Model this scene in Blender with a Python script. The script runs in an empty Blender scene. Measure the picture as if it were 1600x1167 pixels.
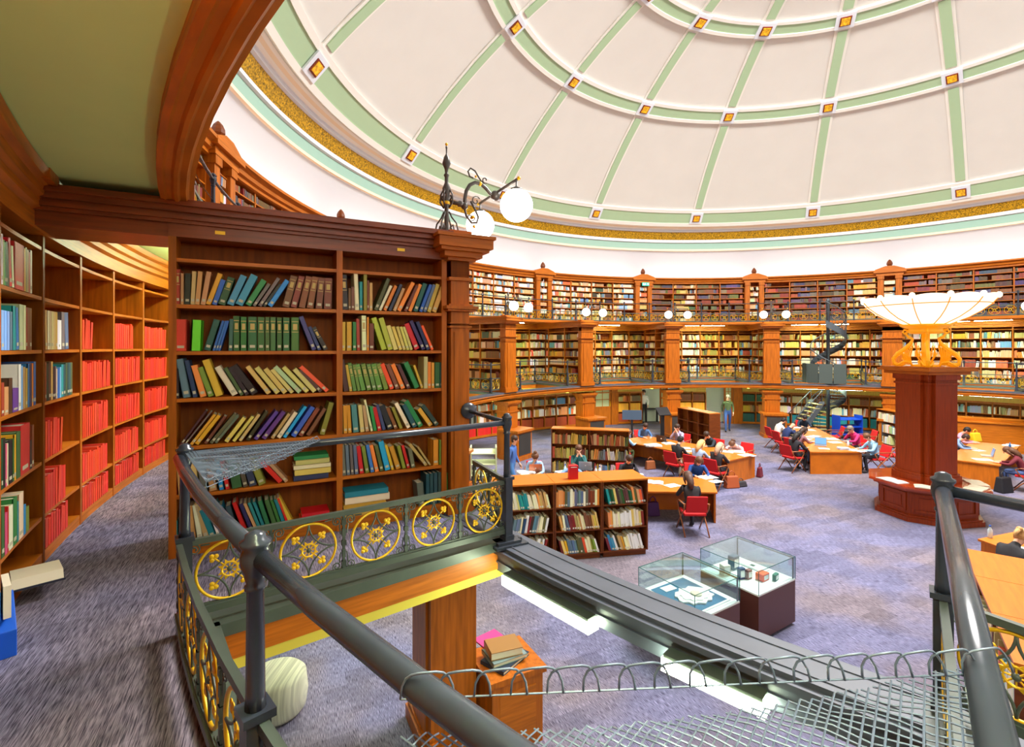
import bpy, math, random
import numpy as np
from mathutils import Matrix, Vector
SC = bpy.context.scene
COL = SC.collection
PI = math.pi
# ------------------------------------------------------------------ camera, world, light, exposure
F, HOR, EYE = 764.3, 542.5, 3.95          # focal length and horizon in photo pixels, eye height above the ground floor
cd = bpy.data.cameras.new('camera'); cam = bpy.data.objects.new('camera', cd); COL.objects.link(cam)
cd.sensor_width = 36; cd.sensor_fit = 'HORIZONTAL'; cd.lens = 36*F/1600
cd.shift_y = -(583.5-HOR)/1600; cd.clip_start = .05; cd.clip_end = 200
cam.location = (0, 0, EYE); cam.rotation_euler = (PI/2, 0, 0); SC.camera = cam
wd = bpy.data.worlds.new('world'); SC.world = wd; wd.use_nodes = True
wd.node_tree.nodes['Background'].inputs[0].default_value = (.8, .9, 1, 1)
wd.node_tree.nodes['Background'].inputs[1].default_value = .6
vs = SC.view_settings; vs.view_transform = 'Standard'; vs.look = 'None'; vs.exposure = 0.12; vs.gamma = 1; vs.use_curve_mapping = False
SC.cycles.max_bounces = 7; SC.cycles.diffuse_bounces = 4; SC.cycles.glossy_bounces = 3; SC.cycles.transmission_bounces = 6
SC.cycles.sample_clamp_indirect = 6; SC.cycles.caustics_reflective = False; SC.cycles.caustics_refractive = False
CX, CY = 8.959, 10.988                    # centre of the round room
GAL, TOPD = 2.33, 5.16                    # first and top gallery decks
def area(name, loc, size, power, col, rot=(0,0,0), shape='DISK', sy=None):
    l = bpy.data.lights.new(name, 'AREA'); l.shape = shape; l.size = size; l.energy = power; l.color = col
    if sy: l.size_y = sy
    o = bpy.data.objects.new(name, l); COL.objects.link(o); o.location = loc; o.rotation_euler = rot; return o
area('skylight_daylight', (CX, CY, EYE+12.0), 7.0, 6500, (1, .97, .94))
TUBE_P, COVE_P, GLOBE_P, BOWL_P = 46, 8, 9, 1.4
# ------------------------------------------------------------------ materials
def srgb(c):
    return tuple(((v/255)/12.92 if v/255 <= .04045 else ((v/255+.055)/1.055)**2.4) for v in c)
MATS = {}
def mat(name, c, rough=.5, metal=0, var=0, vscale=8, stretch=(1,1,1), bump=0, emit=0, spec=.5, trans=0, coat=0):
    if name in MATS: return MATS[name]
    m = bpy.data.materials.new(name); m.use_nodes = True; nt = m.node_tree; b = nt.nodes['Principled BSDF']
    c = srgb(c); b.inputs['Base Color'].default_value = (*c, 1); b.inputs['Roughness'].default_value = rough
    b.inputs['Metallic'].default_value = metal; b.inputs['Specular IOR Level'].default_value = spec
    if coat: b.inputs['Coat Weight'].default_value = coat
    if trans: b.inputs['Transmission Weight'].default_value = trans
    if emit:
        b.inputs['Emission Color'].default_value = (*c, 1); b.inputs['Emission Strength'].default_value = emit
    if var:
        tc = nt.nodes.new('ShaderNodeTexCoord'); mp = nt.nodes.new('ShaderNodeMapping'); nz = nt.nodes.new('ShaderNodeTexNoise')
        mp.inputs['Scale'].default_value = stretch; nz.inputs['Scale'].default_value = vscale; nz.inputs['Detail'].default_value = 4
        nt.links.new(tc.outputs['Object'], mp.inputs[0]); nt.links.new(mp.outputs[0], nz.inputs['Vector'])
        mr = nt.nodes.new('ShaderNodeMapRange'); mr.inputs[1].default_value = .3; mr.inputs[2].default_value = .7
        mr.inputs[3].default_value = 1-var; mr.inputs[4].default_value = 1+var
        nt.links.new(nz.outputs['Fac'], mr.inputs[0])
        mx = nt.nodes.new('ShaderNodeVectorMath'); mx.operation = 'SCALE'; mx.inputs[0].default_value = c
        nt.links.new(mr.outputs[0], mx.inputs['Scale']); nt.links.new(mx.outputs[0], b.inputs['Base Color'])
        if bump:
            bp = nt.nodes.new('ShaderNodeBump'); bp.inputs['Strength'].default_value = bump; bp.inputs['Distance'].default_value = .01
            nt.links.new(nz.outputs['Fac'], bp.inputs['Height']); nt.links.new(bp.outputs[0], b.inputs['Normal'])
    MATS[name] = m; return m
wood = mat('mahogany', (172, 92, 16), .42, spec=.3, var=.28, vscale=3, stretch=(9, 9, .7))
wood_h = mat('mahogany_horizontal', (182, 100, 20), .42, spec=.3, var=.25, vscale=3, stretch=(.9, .9, 14))
wood_dark = mat('dark_mahogany', (110, 54, 20), .4, spec=.3, var=.3, vscale=3, stretch=(1, 1, 12))
wood_in = mat('shelf_back_wood', (132, 68, 16), .6, spec=.2, var=.25, vscale=3, stretch=(8, 8, .7))
wood_red = mat('red_mahogany', (146, 56, 14), .36, spec=.3, var=.22, vscale=3, stretch=(10, 10, .6))
oak = mat('golden_oak', (196, 106, 22), .4, spec=.3, var=.16, vscale=2.5, stretch=(1, 9, 1))
iron = mat('grey_green_paint', (74, 84, 74), .38, metal=.0, var=.12, vscale=6)
iron_d = mat('dark_iron', (74, 70, 66), .35, metal=.1)
rail_m = mat('blue_grey_gloss_paint', (54, 60, 70), .22, metal=.0, var=.1, vscale=5)
beam_m = mat('worn_grey_paint', (82, 88, 100), .4, metal=.0, var=.16, vscale=3, bump=.1)
gold = mat('gilding', (240, 190, 20), .36, metal=.35, spec=.7)
gold_orn = mat('gilded_frieze', (176, 134, 16), .4, metal=.3, var=.85, vscale=22, bump=.6)
gold_glow = mat('glowing_gilding', (255, 176, 24), .3, metal=.2, emit=.3)  # gilding given a faint glow of its own to look brighter
cream = mat('cream_plaster', (216, 215, 208), .85, var=.02, vscale=1)
white = mat('white_plaster', (220, 227, 236), .85)
beige = mat('beige_moulding', (238, 218, 190), .8)
green = mat('pale_green_paint', (168, 196, 158), .8)
teal_b = mat('soft_aqua_paint', (150, 184, 168), .8)
soffit = mat('olive_cream_ceiling', (206, 234, 150), .8, var=.06, vscale=1)
soffit_y = mat('yellow_soffit', (214, 196, 70), .7)
paper = mat('paper', (226, 216, 190), .8)
paper_w = mat('white_paper', (236, 236, 234), .7)
stick = mat('spine_sticker', (196, 190, 160), .7)
glass_lit = mat('lit_opal_glass', (255, 246, 230), .3, emit=GLOBE_P)
bowl_lit = mat('lit_alabaster', (255, 232, 200), .3, emit=BOWL_P)
tube_lit = mat('fluorescent_tube', (238, 255, 214), .3, emit=TUBE_P)
tube_fill = mat('boosted_fill_tube', (246, 255, 226), .3, emit=TUBE_P*2.2)  # boosted emission for the fill tubes added above the viewer
cove_lit = mat('cove_lamp_glow', (255, 240, 215), .3, emit=COVE_P)
red_fab = mat('red_upholstery', (205, 20, 24), .8)
black = mat('black_plastic', (24, 24, 28), .5)
grey = mat('grey_metal', (120, 124, 128), .4, metal=.5)
def objcol(name, rough=.55, var=.0):
    m = bpy.data.materials.new(name); m.use_nodes = True; nt = m.node_tree; b = nt.nodes['Principled BSDF']
    oi = nt.nodes.new('ShaderNodeObjectInfo'); nt.links.new(oi.outputs['Color'], b.inputs['Base Color'])
    b.inputs['Roughness'].default_value = rough; return m
cloth_m = objcol('coloured_cover', .5)
def attrmat(name, rough=.6):
    m = bpy.data.materials.new(name); m.use_nodes = True; nt = m.node_tree; b = nt.nodes['Principled BSDF']
    a = nt.nodes.new('ShaderNodeAttribute'); a.attribute_name = 'tint'; nt.links.new(a.outputs['Color'], b.inputs['Base Color'])
    b.inputs['Roughness'].default_value = rough; return m
tint_m = attrmat('many_book_covers')
def glassmat():
    m = bpy.data.materials.new('clear_glass'); m.use_nodes = True; nt = m.node_tree; nt.nodes.clear()
    o = nt.nodes.new('ShaderNodeOutputMaterial'); t = nt.nodes.new('ShaderNodeBsdfTransparent'); g = nt.nodes.new('ShaderNodeBsdfGlossy')
    t.inputs[0].default_value = (.90, .97, .965, 1); g.inputs[0].default_value = (.9, 1, 1, 1); g.inputs['Roughness'].default_value = .02
    lw = nt.nodes.new('ShaderNodeLayerWeight'); pw = nt.nodes.new('ShaderNodeMath'); pw.operation = 'POWER'; pw.inputs[1].default_value = 4
    nt.links.new(lw.outputs['Facing'], pw.inputs[0]); fr = nt.nodes.new('ShaderNodeMath'); fr.operation = 'MULTIPLY_ADD'; fr.inputs[1].default_value = .6; fr.inputs[2].default_value = .05
    nt.links.new(pw.outputs[0], fr.inputs[0])
    mx = nt.nodes.new('ShaderNodeMixShader'); nt.links.new(fr.outputs[0], mx.inputs[0]); nt.links.new(t.outputs[0], mx.inputs[1])
    nt.links.new(g.outputs[0], mx.inputs[2]); nt.links.new(mx.outputs[0], o.inputs[0]); return m
glass = glassmat()
def carpetmat():
    m = bpy.data.materials.new('streaked_carpet_tiles'); m.use_nodes = True; nt = m.node_tree; b = nt.nodes['Principled BSDF']; N = nt.nodes.new; L = nt.links.new
    tc = N('ShaderNodeTexCoord'); rot = N('ShaderNodeMapping'); rot.inputs['Rotation'].default_value = (0, 0, -.45); L(tc.outputs['Object'], rot.inputs[0])
    br = N('ShaderNodeTexBrick'); br.inputs['Scale'].default_value = 1; br.inputs['Brick Width'].default_value = .5; br.inputs['Row Height'].default_value = .25
    br.inputs['Mortar Size'].default_value = 0; br.inputs['Color1'].default_value = (0, 0, 0, 1); br.inputs['Color2'].default_value = (1, 1, 1, 1)
    L(rot.outputs[0], br.inputs['Vector'])
    def streak(s, sc=5):
        mp = N('ShaderNodeMapping'); mp.inputs['Scale'].default_value = s; L(rot.outputs[0], mp.inputs[0])
        nz = N('ShaderNodeTexNoise'); nz.inputs['Scale'].default_value = sc; nz.inputs['Detail'].default_value = 3; L(mp.outputs[0], nz.inputs['Vector']); return nz
    n1 = streak((48, 2.5, 1)); n2 = streak((.5, .5, .5), 1.2)
    r1 = N('ShaderNodeValToRGB'); r1.color_ramp.elements[0].position = .32; r1.color_ramp.elements[1].position = .68
    r1.color_ramp.elements[0].color = (*srgb((54, 52, 70)), 1); r1.color_ramp.elements[1].color = (*srgb((156, 154, 176)), 1)
    L(n1.outputs['Fac'], r1.inputs[0])
    v = N('ShaderNodeMapRange'); v.inputs[3].default_value = .74; v.inputs[4].default_value = 1.06; L(br.outputs['Color'], v.inputs[0])
    sc = N('ShaderNodeVectorMath'); sc.operation = 'SCALE'; L(r1.outputs[0], sc.inputs[0]); L(v.outputs[0], sc.inputs['Scale'])
    w = N('ShaderNodeMix'); w.data_type = 'RGBA'; w.blend_type = 'MULTIPLY'; w.inputs[0].default_value = .55
    r2 = N('ShaderNodeValToRGB'); r2.color_ramp.elements[0].position = .4; r2.color_ramp.elements[1].position = .6
    r2.color_ramp.elements[0].color = (*srgb((214, 218, 255)), 1); r2.color_ramp.elements[1].color = (*srgb((255, 226, 196)), 1)
    L(n2.outputs['Fac'], r2.inputs[0]); L(sc.outputs[0], w.inputs[6]); L(r2.outputs[0], w.inputs[7]); L(w.outputs[2], b.inputs['Base Color'])
    b.inputs['Roughness'].default_value = .95; b.inputs['Specular IOR Level'].default_value = .15
    return m
carpet = carpetmat()
# ------------------------------------------------------------------ object helpers
def prop(o, **k):
    for a, b in k.items():
        if b is not None: o[a] = b
    return o
LABELS = {}
def tag(o, label, cat, group=None, kind=None):
    return prop(o, label=label, category=cat, group=group, kind=kind)
def thing(name, label, cat, loc=(0,0,0), rz=0, group=None, kind=None):
    o = bpy.data.objects.new(name, None); COL.objects.link(o); o.empty_display_size = .1
    o.location = loc; o.rotation_euler = (0, 0, rz); return tag(o, label, cat, group, kind)
def basis(o):
    return Matrix.LocRotScale(o.location, o.rotation_euler, o.scale)
def wmat(o):
    m = basis(o)
    while o.parent: o = o.parent; m = basis(o) @ m
    return m
class MB:
    def __init__(s): s.v = []; s.f = []; s.m = []; s.mi = 0; s.sm = []; s.smooth = False
    def add(s, vs, fs):
        o = len(s.v); s.v.extend([tuple(p) for p in vs])
        for f in fs: s.f.append([o+i for i in f]); s.m.append(s.mi); s.sm.append(s.smooth)
        return s
    def hexa(s, p):   # 8 points: bottom 4 ccw, top 4 ccw
        return s.add(p, [(3,2,1,0),(4,5,6,7),(0,1,5,4),(1,2,6,5),(2,3,7,6),(3,0,4,7)])
    def box(s, x0, x1, y0, y1, z0, z1):
        return s.hexa([(x0,y0,z0),(x1,y0,z0),(x1,y1,z0),(x0,y1,z0),(x0,y0,z1),(x1,y0,z1),(x1,y1,z1),(x0,y1,z1)])
    def cbox(s, c, d, M=None):   # centre, size, optional 3x3/4x4 matrix about the centre
        pts = [Vector((a*d[0]/2, b*d[1]/2, e*d[2]/2)) for e in (-1,1) for a, b in ((-1,-1),(1,-1),(1,1),(-1,1))]
        if M is not None: pts = [M @ p for p in pts]
        return s.hexa([tuple(Vector(c)+p) for p in pts])
    def prism(s, poly, z0, z1):
        n = len(poly); v = [(x, y, z0) for x, y in poly]+[(x, y, z1) for x, y in poly]
        return s.add(v, [tuple(range(n-1,-1,-1)), tuple(range(n, 2*n))]+[(i, (i+1)%n, n+(i+1)%n, n+i) for i in range(n)])
    def arc(s, prof, a0, a1, n, close=True, cx=CX, cy=CY):   # sweep a (radius, height) outline round the room centre
        k = len(prof); v = []
        for j in range(n+1):
            a = a0+(a1-a0)*j/n
            for r, z in prof: v.append((cx+r*math.sin(a), cy+r*math.cos(a), z))
        fs = []; kk = k if close else k-1
        for j in range(n):
            for i in range(kk):
                p = j*k+i; q = j*k+(i+1)%k; fs.append((p, p+k, q+k, q))
        if close: fs += [tuple(range(k)), tuple(range(n*k+k-1, n*k-1, -1))]
        return s.add(v, fs)
    def lathe(s, prof, c=(0,0), n=16, z=0, arcs=None):
        v = []; k = len(prof)
        for j in range(n):
            a = 2*PI*j/n; ca, sa = math.cos(a), math.sin(a)
            for r, h in prof: v.append((c[0]+r*ca, c[1]+r*sa, z+h))
        fs = []
        for j in range(n):
            jn = (j+1) % n
            for i in range(k-1): fs.append((j*k+i, jn*k+i, jn*k+i+1, j*k+i+1))
        if prof[0][0] > 1e-4: fs.append(tuple(j*k for j in range(n-1,-1,-1)))
        if prof[-1][0] > 1e-4: fs.append(tuple(j*k+k-1 for j in range(n)))
        old = s.smooth; s.smooth = n > 8; s.add(v, fs); s.smooth = old; return s
    def tube(s, pts, r, n=8, closed=False):
        P = [Vector(p) for p in pts]; m = len(P); rs = r if isinstance(r, (list, tuple)) else [r]*m
        v = []; up = Vector((.13, .21, .97)); 
        T = []
        for i in range(m):
            a = P[i-1] if (i or closed) else P[i]; b = P[(i+1) % m] if (i < m-1 or closed) else P[i]
            t = (b-a); T.append(t.normalized() if t.length > 1e-9 else Vector((0,0,1)))
        N0 = T[0].cross(up).normalized() if T[0].cross(up).length > .05 else T[0].cross(Vector((1,0,0))).normalized()
        for i in range(m):
            N0 = (N0-T[i]*N0.dot(T[i])).normalized(); B = T[i].cross(N0)
            for j in range(n):
                a = 2*PI*j/n; v.append(tuple(P[i]+(N0*math.cos(a)+B*math.sin(a))*rs[i]))
        fs = []
        for i in range(m if closed else m-1):
            q = (i+1) % m
            for j in range(n): fs.append((i*n+j, i*n+(j+1)%n, q*n+(j+1)%n, q*n+j))
        if not closed: fs += [tuple(range(n-1,-1,-1)), tuple(range((m-1)*n, m*n))]
        old = s.smooth; s.smooth = n > 5; s.add(v, fs); s.smooth = old; return s
    def ball(s, c, r, n=12, k=8, sc=(1,1,1)):
        v = []; fs = []
        v.append((c[0], c[1], c[2]-r*sc[2]))
        for i in range(1, k):
            t = -PI/2+PI*i/k
            for j in range(n):
                a = 2*PI*j/n; v.append((c[0]+r*sc[0]*math.cos(t)*math.cos(a), c[1]+r*sc[1]*math.cos(t)*math.sin(a), c[2]+r*sc[2]*math.sin(t)))
        v.append((c[0], c[1], c[2]+r*sc[2])); L = len(v)-1
        for j in range(n): fs.append((0, 1+(j+1)%n, 1+j)); fs.append((L, L-n+j, L-n+(j+1)%n))
        for i in range(k-2):
            for j in range(n): a = 1+i*n+j; b = 1+i*n+(j+1)%n; fs.append((a, b, b+n, a+n))
        old = s.smooth; s.smooth = True; s.add(v, fs); s.smooth = old; return s
    def mesh(s, name, mats):
        me = bpy.data.meshes.new(name); me.from_pydata(s.v, [], s.f)
        for m in (mats if isinstance(mats, (list, tuple)) else [mats]): me.materials.append(m)
        me.polygons.foreach_set('material_index', s.m); me.polygons.foreach_set('use_smooth', s.sm); me.update(); return me
    def build(s, name, mats, parent=None, world=False, bevel=0):
        o = bpy.data.objects.new(name, None if False else s.mesh(name, mats)); COL.objects.link(o)
        if parent:
            o.parent = parent
            if world: o.data.transform(wmat(parent).inverted())
        if bevel:
            b = o.modifiers.new('bevel', 'BEVEL'); b.width = bevel; b.segments = 2; b.limit_method = 'ANGLE'
        return o
def inst(me, name, parent=None, M=None):
    o = bpy.data.objects.new(name, me); COL.objects.link(o)
    if parent: o.parent = parent
    if M is not None: o.matrix_basis = M
    return o
def struct(o): o['kind'] = 'structure'; return o
def copy_tree(o, parent=None):
    c = o.copy(); COL.objects.link(c)
    if parent: c.parent = parent
    for ch in list(o.children): copy_tree(ch, c)
    return c
def P(r, a, z=0): return (CX+r*math.sin(a), CY+r*math.cos(a), z)
def ray(px, y): return (px-800)/F*y                      # world X of a photo column at depth y
def ground(px, py, z=0): y = (EYE-z)*F/(py-HOR); return ((px-800)/F*y, y, z)
def ang_at(px, R):                                       # bearing, round the room centre, where a photo column meets the far side of a circle
    k = (px-800)/F; A = 1+k*k; B = -2*(k*CX+CY); c = CX*CX+CY*CY-R*R
    y = (-B+math.sqrt(B*B-4*A*c))/(2*A); return math.atan2(k*y-CX, y-CY)
DL = PI/8; PC = -1.725                                   # sixteen bays; bearing of column 0
def cang(i): return PC+i*DL
rnd = random.Random(7)
ORD = ['first','second','third','fourth','fifth','sixth','seventh','eighth','ninth','tenth','eleventh','twelfth','thirteenth','fourteenth','fifteenth','sixteenth','seventeenth','eighteenth','nineteenth','twentieth','twenty-first','twenty-second','twenty-third','twenty-fourth','twenty-fifth','twenty-sixth','twenty-seventh','twenty-eighth','twenty-ninth','thirtieth']
def ordn(i): return ORD[i] if i < len(ORD) else 'thirtieth-or-later'
BAYN = {-2:'behind the near curved walkway', -1:'beyond the near bookcase', 0:'hidden behind the near bookcase', 1:'just right of the near bookcase pier', 2:'second bay right of the near pier', 3:'third bay right of the near pier', 4:'bay straight across the room', 5:'bay behind the spiral stair', 6:'bay behind the glowing bowl lamp', 7:'bay at the far right edge'}
# ================================================================== THE SETTING
b = MB(); b.prism([P(15.6, 2*PI*i/96)[:2] for i in range(96)][::-1], -.1, 0); struct(b.build('floor', carpet))
b = MB(); b.arc([(15.35, 0), (15.35, 7.2)], 0, 2*PI, 128, close=False); struct(b.build('wall_round', white))
cream_l = mat('light_cream_moulding', (232, 230, 222), .8)
cream_l0 = mat('light_cream_band', (240, 236, 228), .8)
# dome: cove, cornice bands, sphere
def z_(h): return EYE+h
SPC, SPR = -5.3, 17.97
def dome(r, off=0): return (r*(1-off/SPR), z_(SPC+math.sqrt(SPR*SPR-r*r)*1.0-off*math.sqrt(1-(r/SPR)**2)))
cove = [(15.35, z_(3.1)), (15.25, z_(3.7)), (15.0, z_(4.3)), (14.72, z_(4.75)), (14.5, z_(4.98))]
b = MB(); b.smooth = True; b.arc(cove, 0, 2*PI, 160, close=False); struct(b.build('ceiling_cove', white))
def band(name, prof, m):
    b = MB(); b.arc([(r, z_(h)) for r, h in prof], 0, 2*PI, 192, close=False); return struct(b.build(name, m))
band('trim_1', [(14.5, 4.98), (14.42, 4.99), (14.42, 5.07), (14.47, 5.09)], beige)
band('trim_2', [(14.47, 5.07), (14.44, 5.40)], teal_b)
band('trim_3', [(14.44, 5.40), (14.36, 5.42), (14.36, 5.5), (14.42, 5.52), (14.40, 5.56)], white)
band('trim_4', [(14.40, 5.56), (14.26, 5.92)], gold_orn)
band('trim_5', [(14.26, 5.92), (14.17, 5.94), (14.15, 6.01), (14.12, 6.03)], white)
band('trim_6', [(14.12, 6.03), (14.03, 6.07)], cream_l0)
band('trim_7', [(14.03, 6.07), (13.95, 6.12)], beige)
band('trim_28', [(13.95, 6.12), (13.85, 6.17)], cream_l0)
prof = [dome(r) for r in np.linspace(13.86, 3.6, 26)]
b = MB(); b.smooth = True; b.arc(prof, 0, 2*PI, 160, close=False); struct(b.build('ceiling', cream))
b = MB(); b.lathe([(0.01, 0), (3.7, 0)], (CX, CY), 64, dome(3.6)[1]+.05); struct(b.build('window_1', mat('skylight_glass', (250, 250, 250), .5, emit=1.5)))
def ringband(r0, r1, off, m, name):
    rs = np.linspace(r0, r1, 5); top = [dome(r, off) for r in rs]; b = MB()
    b.smooth = False; b.arc([dome(r0, 0)]+top+[dome(r1, 0)], 0, 2*PI, 192, close=False); return struct(b.build(name, m))
PH = -1.552
def ribband(w, off, m, name, segs):
    b = MB()
    for i in range(16):
        a = PH+i*DL
        for r0, r1 in segs:
            rs = np.linspace(r0, r1, 12); v = []; ux, uy = math.sin(a), math.cos(a)
            for r in rs:
                for s, o in ((-1, 0), (-1, off), (1, off), (1, 0)):
                    rr, zz = dome(r, o); v.append((CX+rr*ux+s*w/2*uy, CY+rr*uy-s*w/2*ux, zz))
            b.add(v, [(4*j+k, 4*j+k+1, 4*j+k+5, 4*j+k+4) for j in range(11) for k in range(3)])
    return struct(b.build(name, m))
R1, R2, R3 = 13.55, 9.72, 6.57
ribband(.48, .04, cream_l, 'trim_8', [(13.8, 3.6)])
ribband(.30, .08, green, 'trim_9', [(13.2, 10.1), (9.35, 6.95), (6.2, 3.6)])
n = 10
for R, w in ((R1, .36), (R2, .34), (R3, .34)):
    ringband(R+w/2+.11, R+w/2, .09, cream_l, f'trim_{n}'); ringband(R+w/2, R-w/2, .06, green, f'trim_{n+1}'); ringband(R-w/2, R-w/2-.11, .09, cream_l, f'trim_{n+2}'); n += 3
# gold squares where ribs cross the rings: frame and rosette
red_edge = mat('dark_red_edge', (120, 40, 16), .6)
def gold_square(R, a, lab):
    r, z = dome(R, .1); t = thing('gilded_boss', lab, 'ceiling ornament', P(r, a, z), 0, 'gilded bosses on the dome ribs')
    sl = math.asin(R/SPR); out = Vector((math.sin(a), math.cos(a), 0)); tan = Vector((math.cos(a), -math.sin(a), 0))
    nrm = (out*math.sin(sl)+Vector((0, 0, math.cos(sl)))).normalized(); v = nrm.cross(tan)
    M = Matrix((tan, v, nrm)).transposed()
    def sq(w, d, o):
        b = MB(); b.cbox(tuple(-nrm*o), (w, w, d), M); return b
    sq(.58, .05, 0).build('surround', white, t); sq(.34, .04, .03).build('edge_frame', red_edge, t); sq(.26, .04, .05).build('rosette', gold_orn2, t)
gold_orn2 = mat('gilded_rosette', (246, 184, 40), .4, metal=.1, var=.5, vscale=14, bump=.6)
rn = ['lowest ring of the dome', 'middle ring of the dome', 'upper ring of the dome']
for k, R in enumerate((R1, R2, R3)):
    for i in range(16):
        a = PH+i*DL; x, y, _ = P(R, a); z = dome(R)[1]
        if y < .5: continue
        px, py = 800+F*x/y, HOR-F*(z-EYE)/y
        if -60 < px < 1660 and -60 < py < 1200: gold_square(R, a, f'gilded square boss on the {rn[k]}, {ordn(sum(1 for j in range(i) if -60 < (800+F*P(R, PH+j*DL)[0]/max(P(R, PH+j*DL)[1],.01)) < 1660 and P(R, PH+j*DL)[1] > .5 and -60 < HOR-F*(z-EYE)/P(R, PH+j*DL)[1]))} from the left')
# ---- cove lamp ring hidden behind the top cornice
for i in range(-3, 13):
    a = cang(i); o = MB(); o.arc([(14.92, z_(3.42)), (15.05, z_(3.42)), (15.05, z_(3.46)), (14.92, z_(3.46))], a+.03, a+DL-.03, 12)
    tag(o.build('cove_light', cove_lit), 'strip lamp hidden behind the top cornice, lighting the white cove', 'cove light', 'cove lamps behind the cornice')
# ---- decks
VOID = {}                                   # bay i (between column i and i+1) -> bearings of its opening
for i in range(-3, 13): m = cang(i)+DL/2; VOID[i] = (m-.119, m+.119)
VOID[-2] = (-2.466, -2.2258)
def annulus(b, r0, r1, z0, z1, a0, a1):
    b.arc([(r0, z0), (r1, z0), (r1, z1), (r0, z1)], a0, a1, max(2, int((a1-a0)/.03)))
b = MB(); annulus(b, 13.5, 15.36, 2.21, GAL, 0, 2*PI)
keys = sorted(VOID)
for j, i in enumerate(keys):
    a0 = VOID[i][1]; nx = keys[(j+1) % 16]; a1 = VOID[nx][0]+(2*PI if nx < i else 0)
    annulus(b, 11.3, 13.5, 2.21, GAL, a0, a1)
struct(b.build('floor_gallery', carpet))
def soff(prof_r0, prof_r1, z, m, name, spans):
    b = MB()
    for a0, a1 in spans: annulus(b, prof_r0, prof_r1, z-.02, z, a0, a1)
    return struct(b.build(name, m))
spurs = []
for j, i in enumerate(keys):
    a0 = VOID[i][1]; nx = keys[(j+1) % 16]; a1 = VOID[nx][0]+(2*PI if nx < i else 0); spurs.append((a0, a1))
soff(13.5, 15.34, 2.20, soffit_y, 'ceiling_ground_walk', [(0, 2*PI)]); soff(11.5, 13.5, 2.20, soffit_y, 'ceiling_ground_bays', spurs)
# edge trims of the openings: wood fascia, grey kerb, yellow soffit lip
w1, k1, y1 = MB(), MB(), MB()
for i in keys:
    a0, a1 = VOID[i]
    annulus(w1, 13.45, 13.52, 2.14, 2.30, a0, a1); annulus(k1, 13.42, 13.60, 2.30, 2.375, a0, a1); annulus(y1, 13.46, 13.75, 2.07, 2.14, a0, a1)
    for a, s in ((a0, -1), (a1, 1)):
        p, q = Vector(P(11.3, a)), Vector(P(13.55, a)); d = (q-p); d.normalize(); nn = Vector((-d.y, d.x, 0))
        if nn.dot(Vector(P(12, a+s*.1))-Vector(P(12, a))) < 0: nn = -nn      # away from the opening
        def wall(b, t0, t1, z0, z1):
            c = [p+nn*t0, q+nn*t0, q+nn*t1, p+nn*t1]
            b.hexa([(v.x, v.y, z0) for v in c]+[(v.x, v.y, z1) for v in c])
        wall(w1, -.02, .06, 2.14, 2.30); wall(k1, -.05, .14, 2.30, 2.375); wall(y1, -.01, .26, 2.07, 2.14)
struct(w1.build('trim_30', wood_h)); struct(k1.build('trim_31', iron)); struct(y1.build('trim_32', soffit_y))
# ring beam between the columns
b = MB(); annulus(b, 11.17, 11.46, 2.13, 2.34, 0, 2*PI)
for r in (11.24, 11.40): annulus(b, r, r+.012, 2.34, 2.346, 0, 2*PI)
annulus(b, 11.44, 11.50, 2.28, 2.315, 0, 2*PI); annulus(b, 11.44, 11.475, 2.20, 2.215, 0, 2*PI)
struct(b.build('trim_29', beam_m))
b = MB(); b.arc([(11.10, 2.27), (11.17, 2.28), (11.17, 2.12), (11.13, 2.12), (11.13, 2.16), (11.11, 2.17), (11.11, 2.23), (11.10, 2.24)], 0, 2*PI, 160, close=False)
struct(b.build('trim_33', wood_h))
# top gallery: deck ring, wooden fascia beam, ceiling
b = MB(); annulus(b, 13.60, 15.36, 5.14, TOPD, 0, 2*PI); struct(b.build('floor_top_gallery', carpet))
b = MB(); annulus(b, 13.70, 15.34, 5.12, 5.138, 0, 2*PI); struct(b.build('ceiling_gallery', soffit))
b = MB(); b.arc([(13.71, 5.12), (13.71, 5.05), (13.68, 5.04), (13.665, 5.048), (13.635, 5.048), (13.62, 5.035), (13.60, 5.035), (13.585, 5.05), (13.55, 5.05), (13.53, 5.075), (13.50, 5.09), (13.50, 5.16), (13.54, 5.20), (13.66, 5.20), (13.71, 5.16)], 0, 2*PI, 192, close=False)
struct(b.build('trim_34', wood_h))
# ---- fluorescent tubes: on the ring beam below the first gallery, and under the top gallery beam, plus added fill tubes overhead
def tube_light(a0, a1, R, z, lab, w=.05, hgt=.075, m=None):
    t = thing('fluorescent_light', lab, 'light', P(R, (a0+a1)/2, z), 0, 'fluorescent fittings round the galleries')
    b = MB(); c0, c1 = Vector(P(R, a0, z)), Vector(P(R, a1, z)); d = (c1-c0).normalized(); nn = Vector((d.y, -d.x, 0))
    def bar(w0, w1, z0, z1, e0=0, e1=0):
        b = MB(); c = [c0+d*e0+nn*w0, c1-d*e1+nn*w0, c1-d*e1+nn*w1, c0+d*e0+nn*w1]
        b.hexa([(v.x, v.y, z+z0) for v in c]+[(v.x, v.y, z+z1) for v in c]); return b
    bar(-w, w, -hgt/2, hgt/2).build('diffuser', m or tube_lit, t, world=True)
    bar(-w*.9, w*.9, hgt/2, hgt/2+.02, .01, .01).build('housing', iron, t, world=True)
def side(i): return BAYN.get(i, 'behind the viewer')
def near_ang(px, R):
    k = (px-800)/F; best = None
    for s in range(400):
        y = 1.5+s*.01; r = math.hypot(k*y-CX, y-CY)
        if best is None or abs(r-R) < best[0]: best = (abs(r-R), y)
    y = best[1]; return math.atan2(k*y-CX, y-CY)
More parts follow.
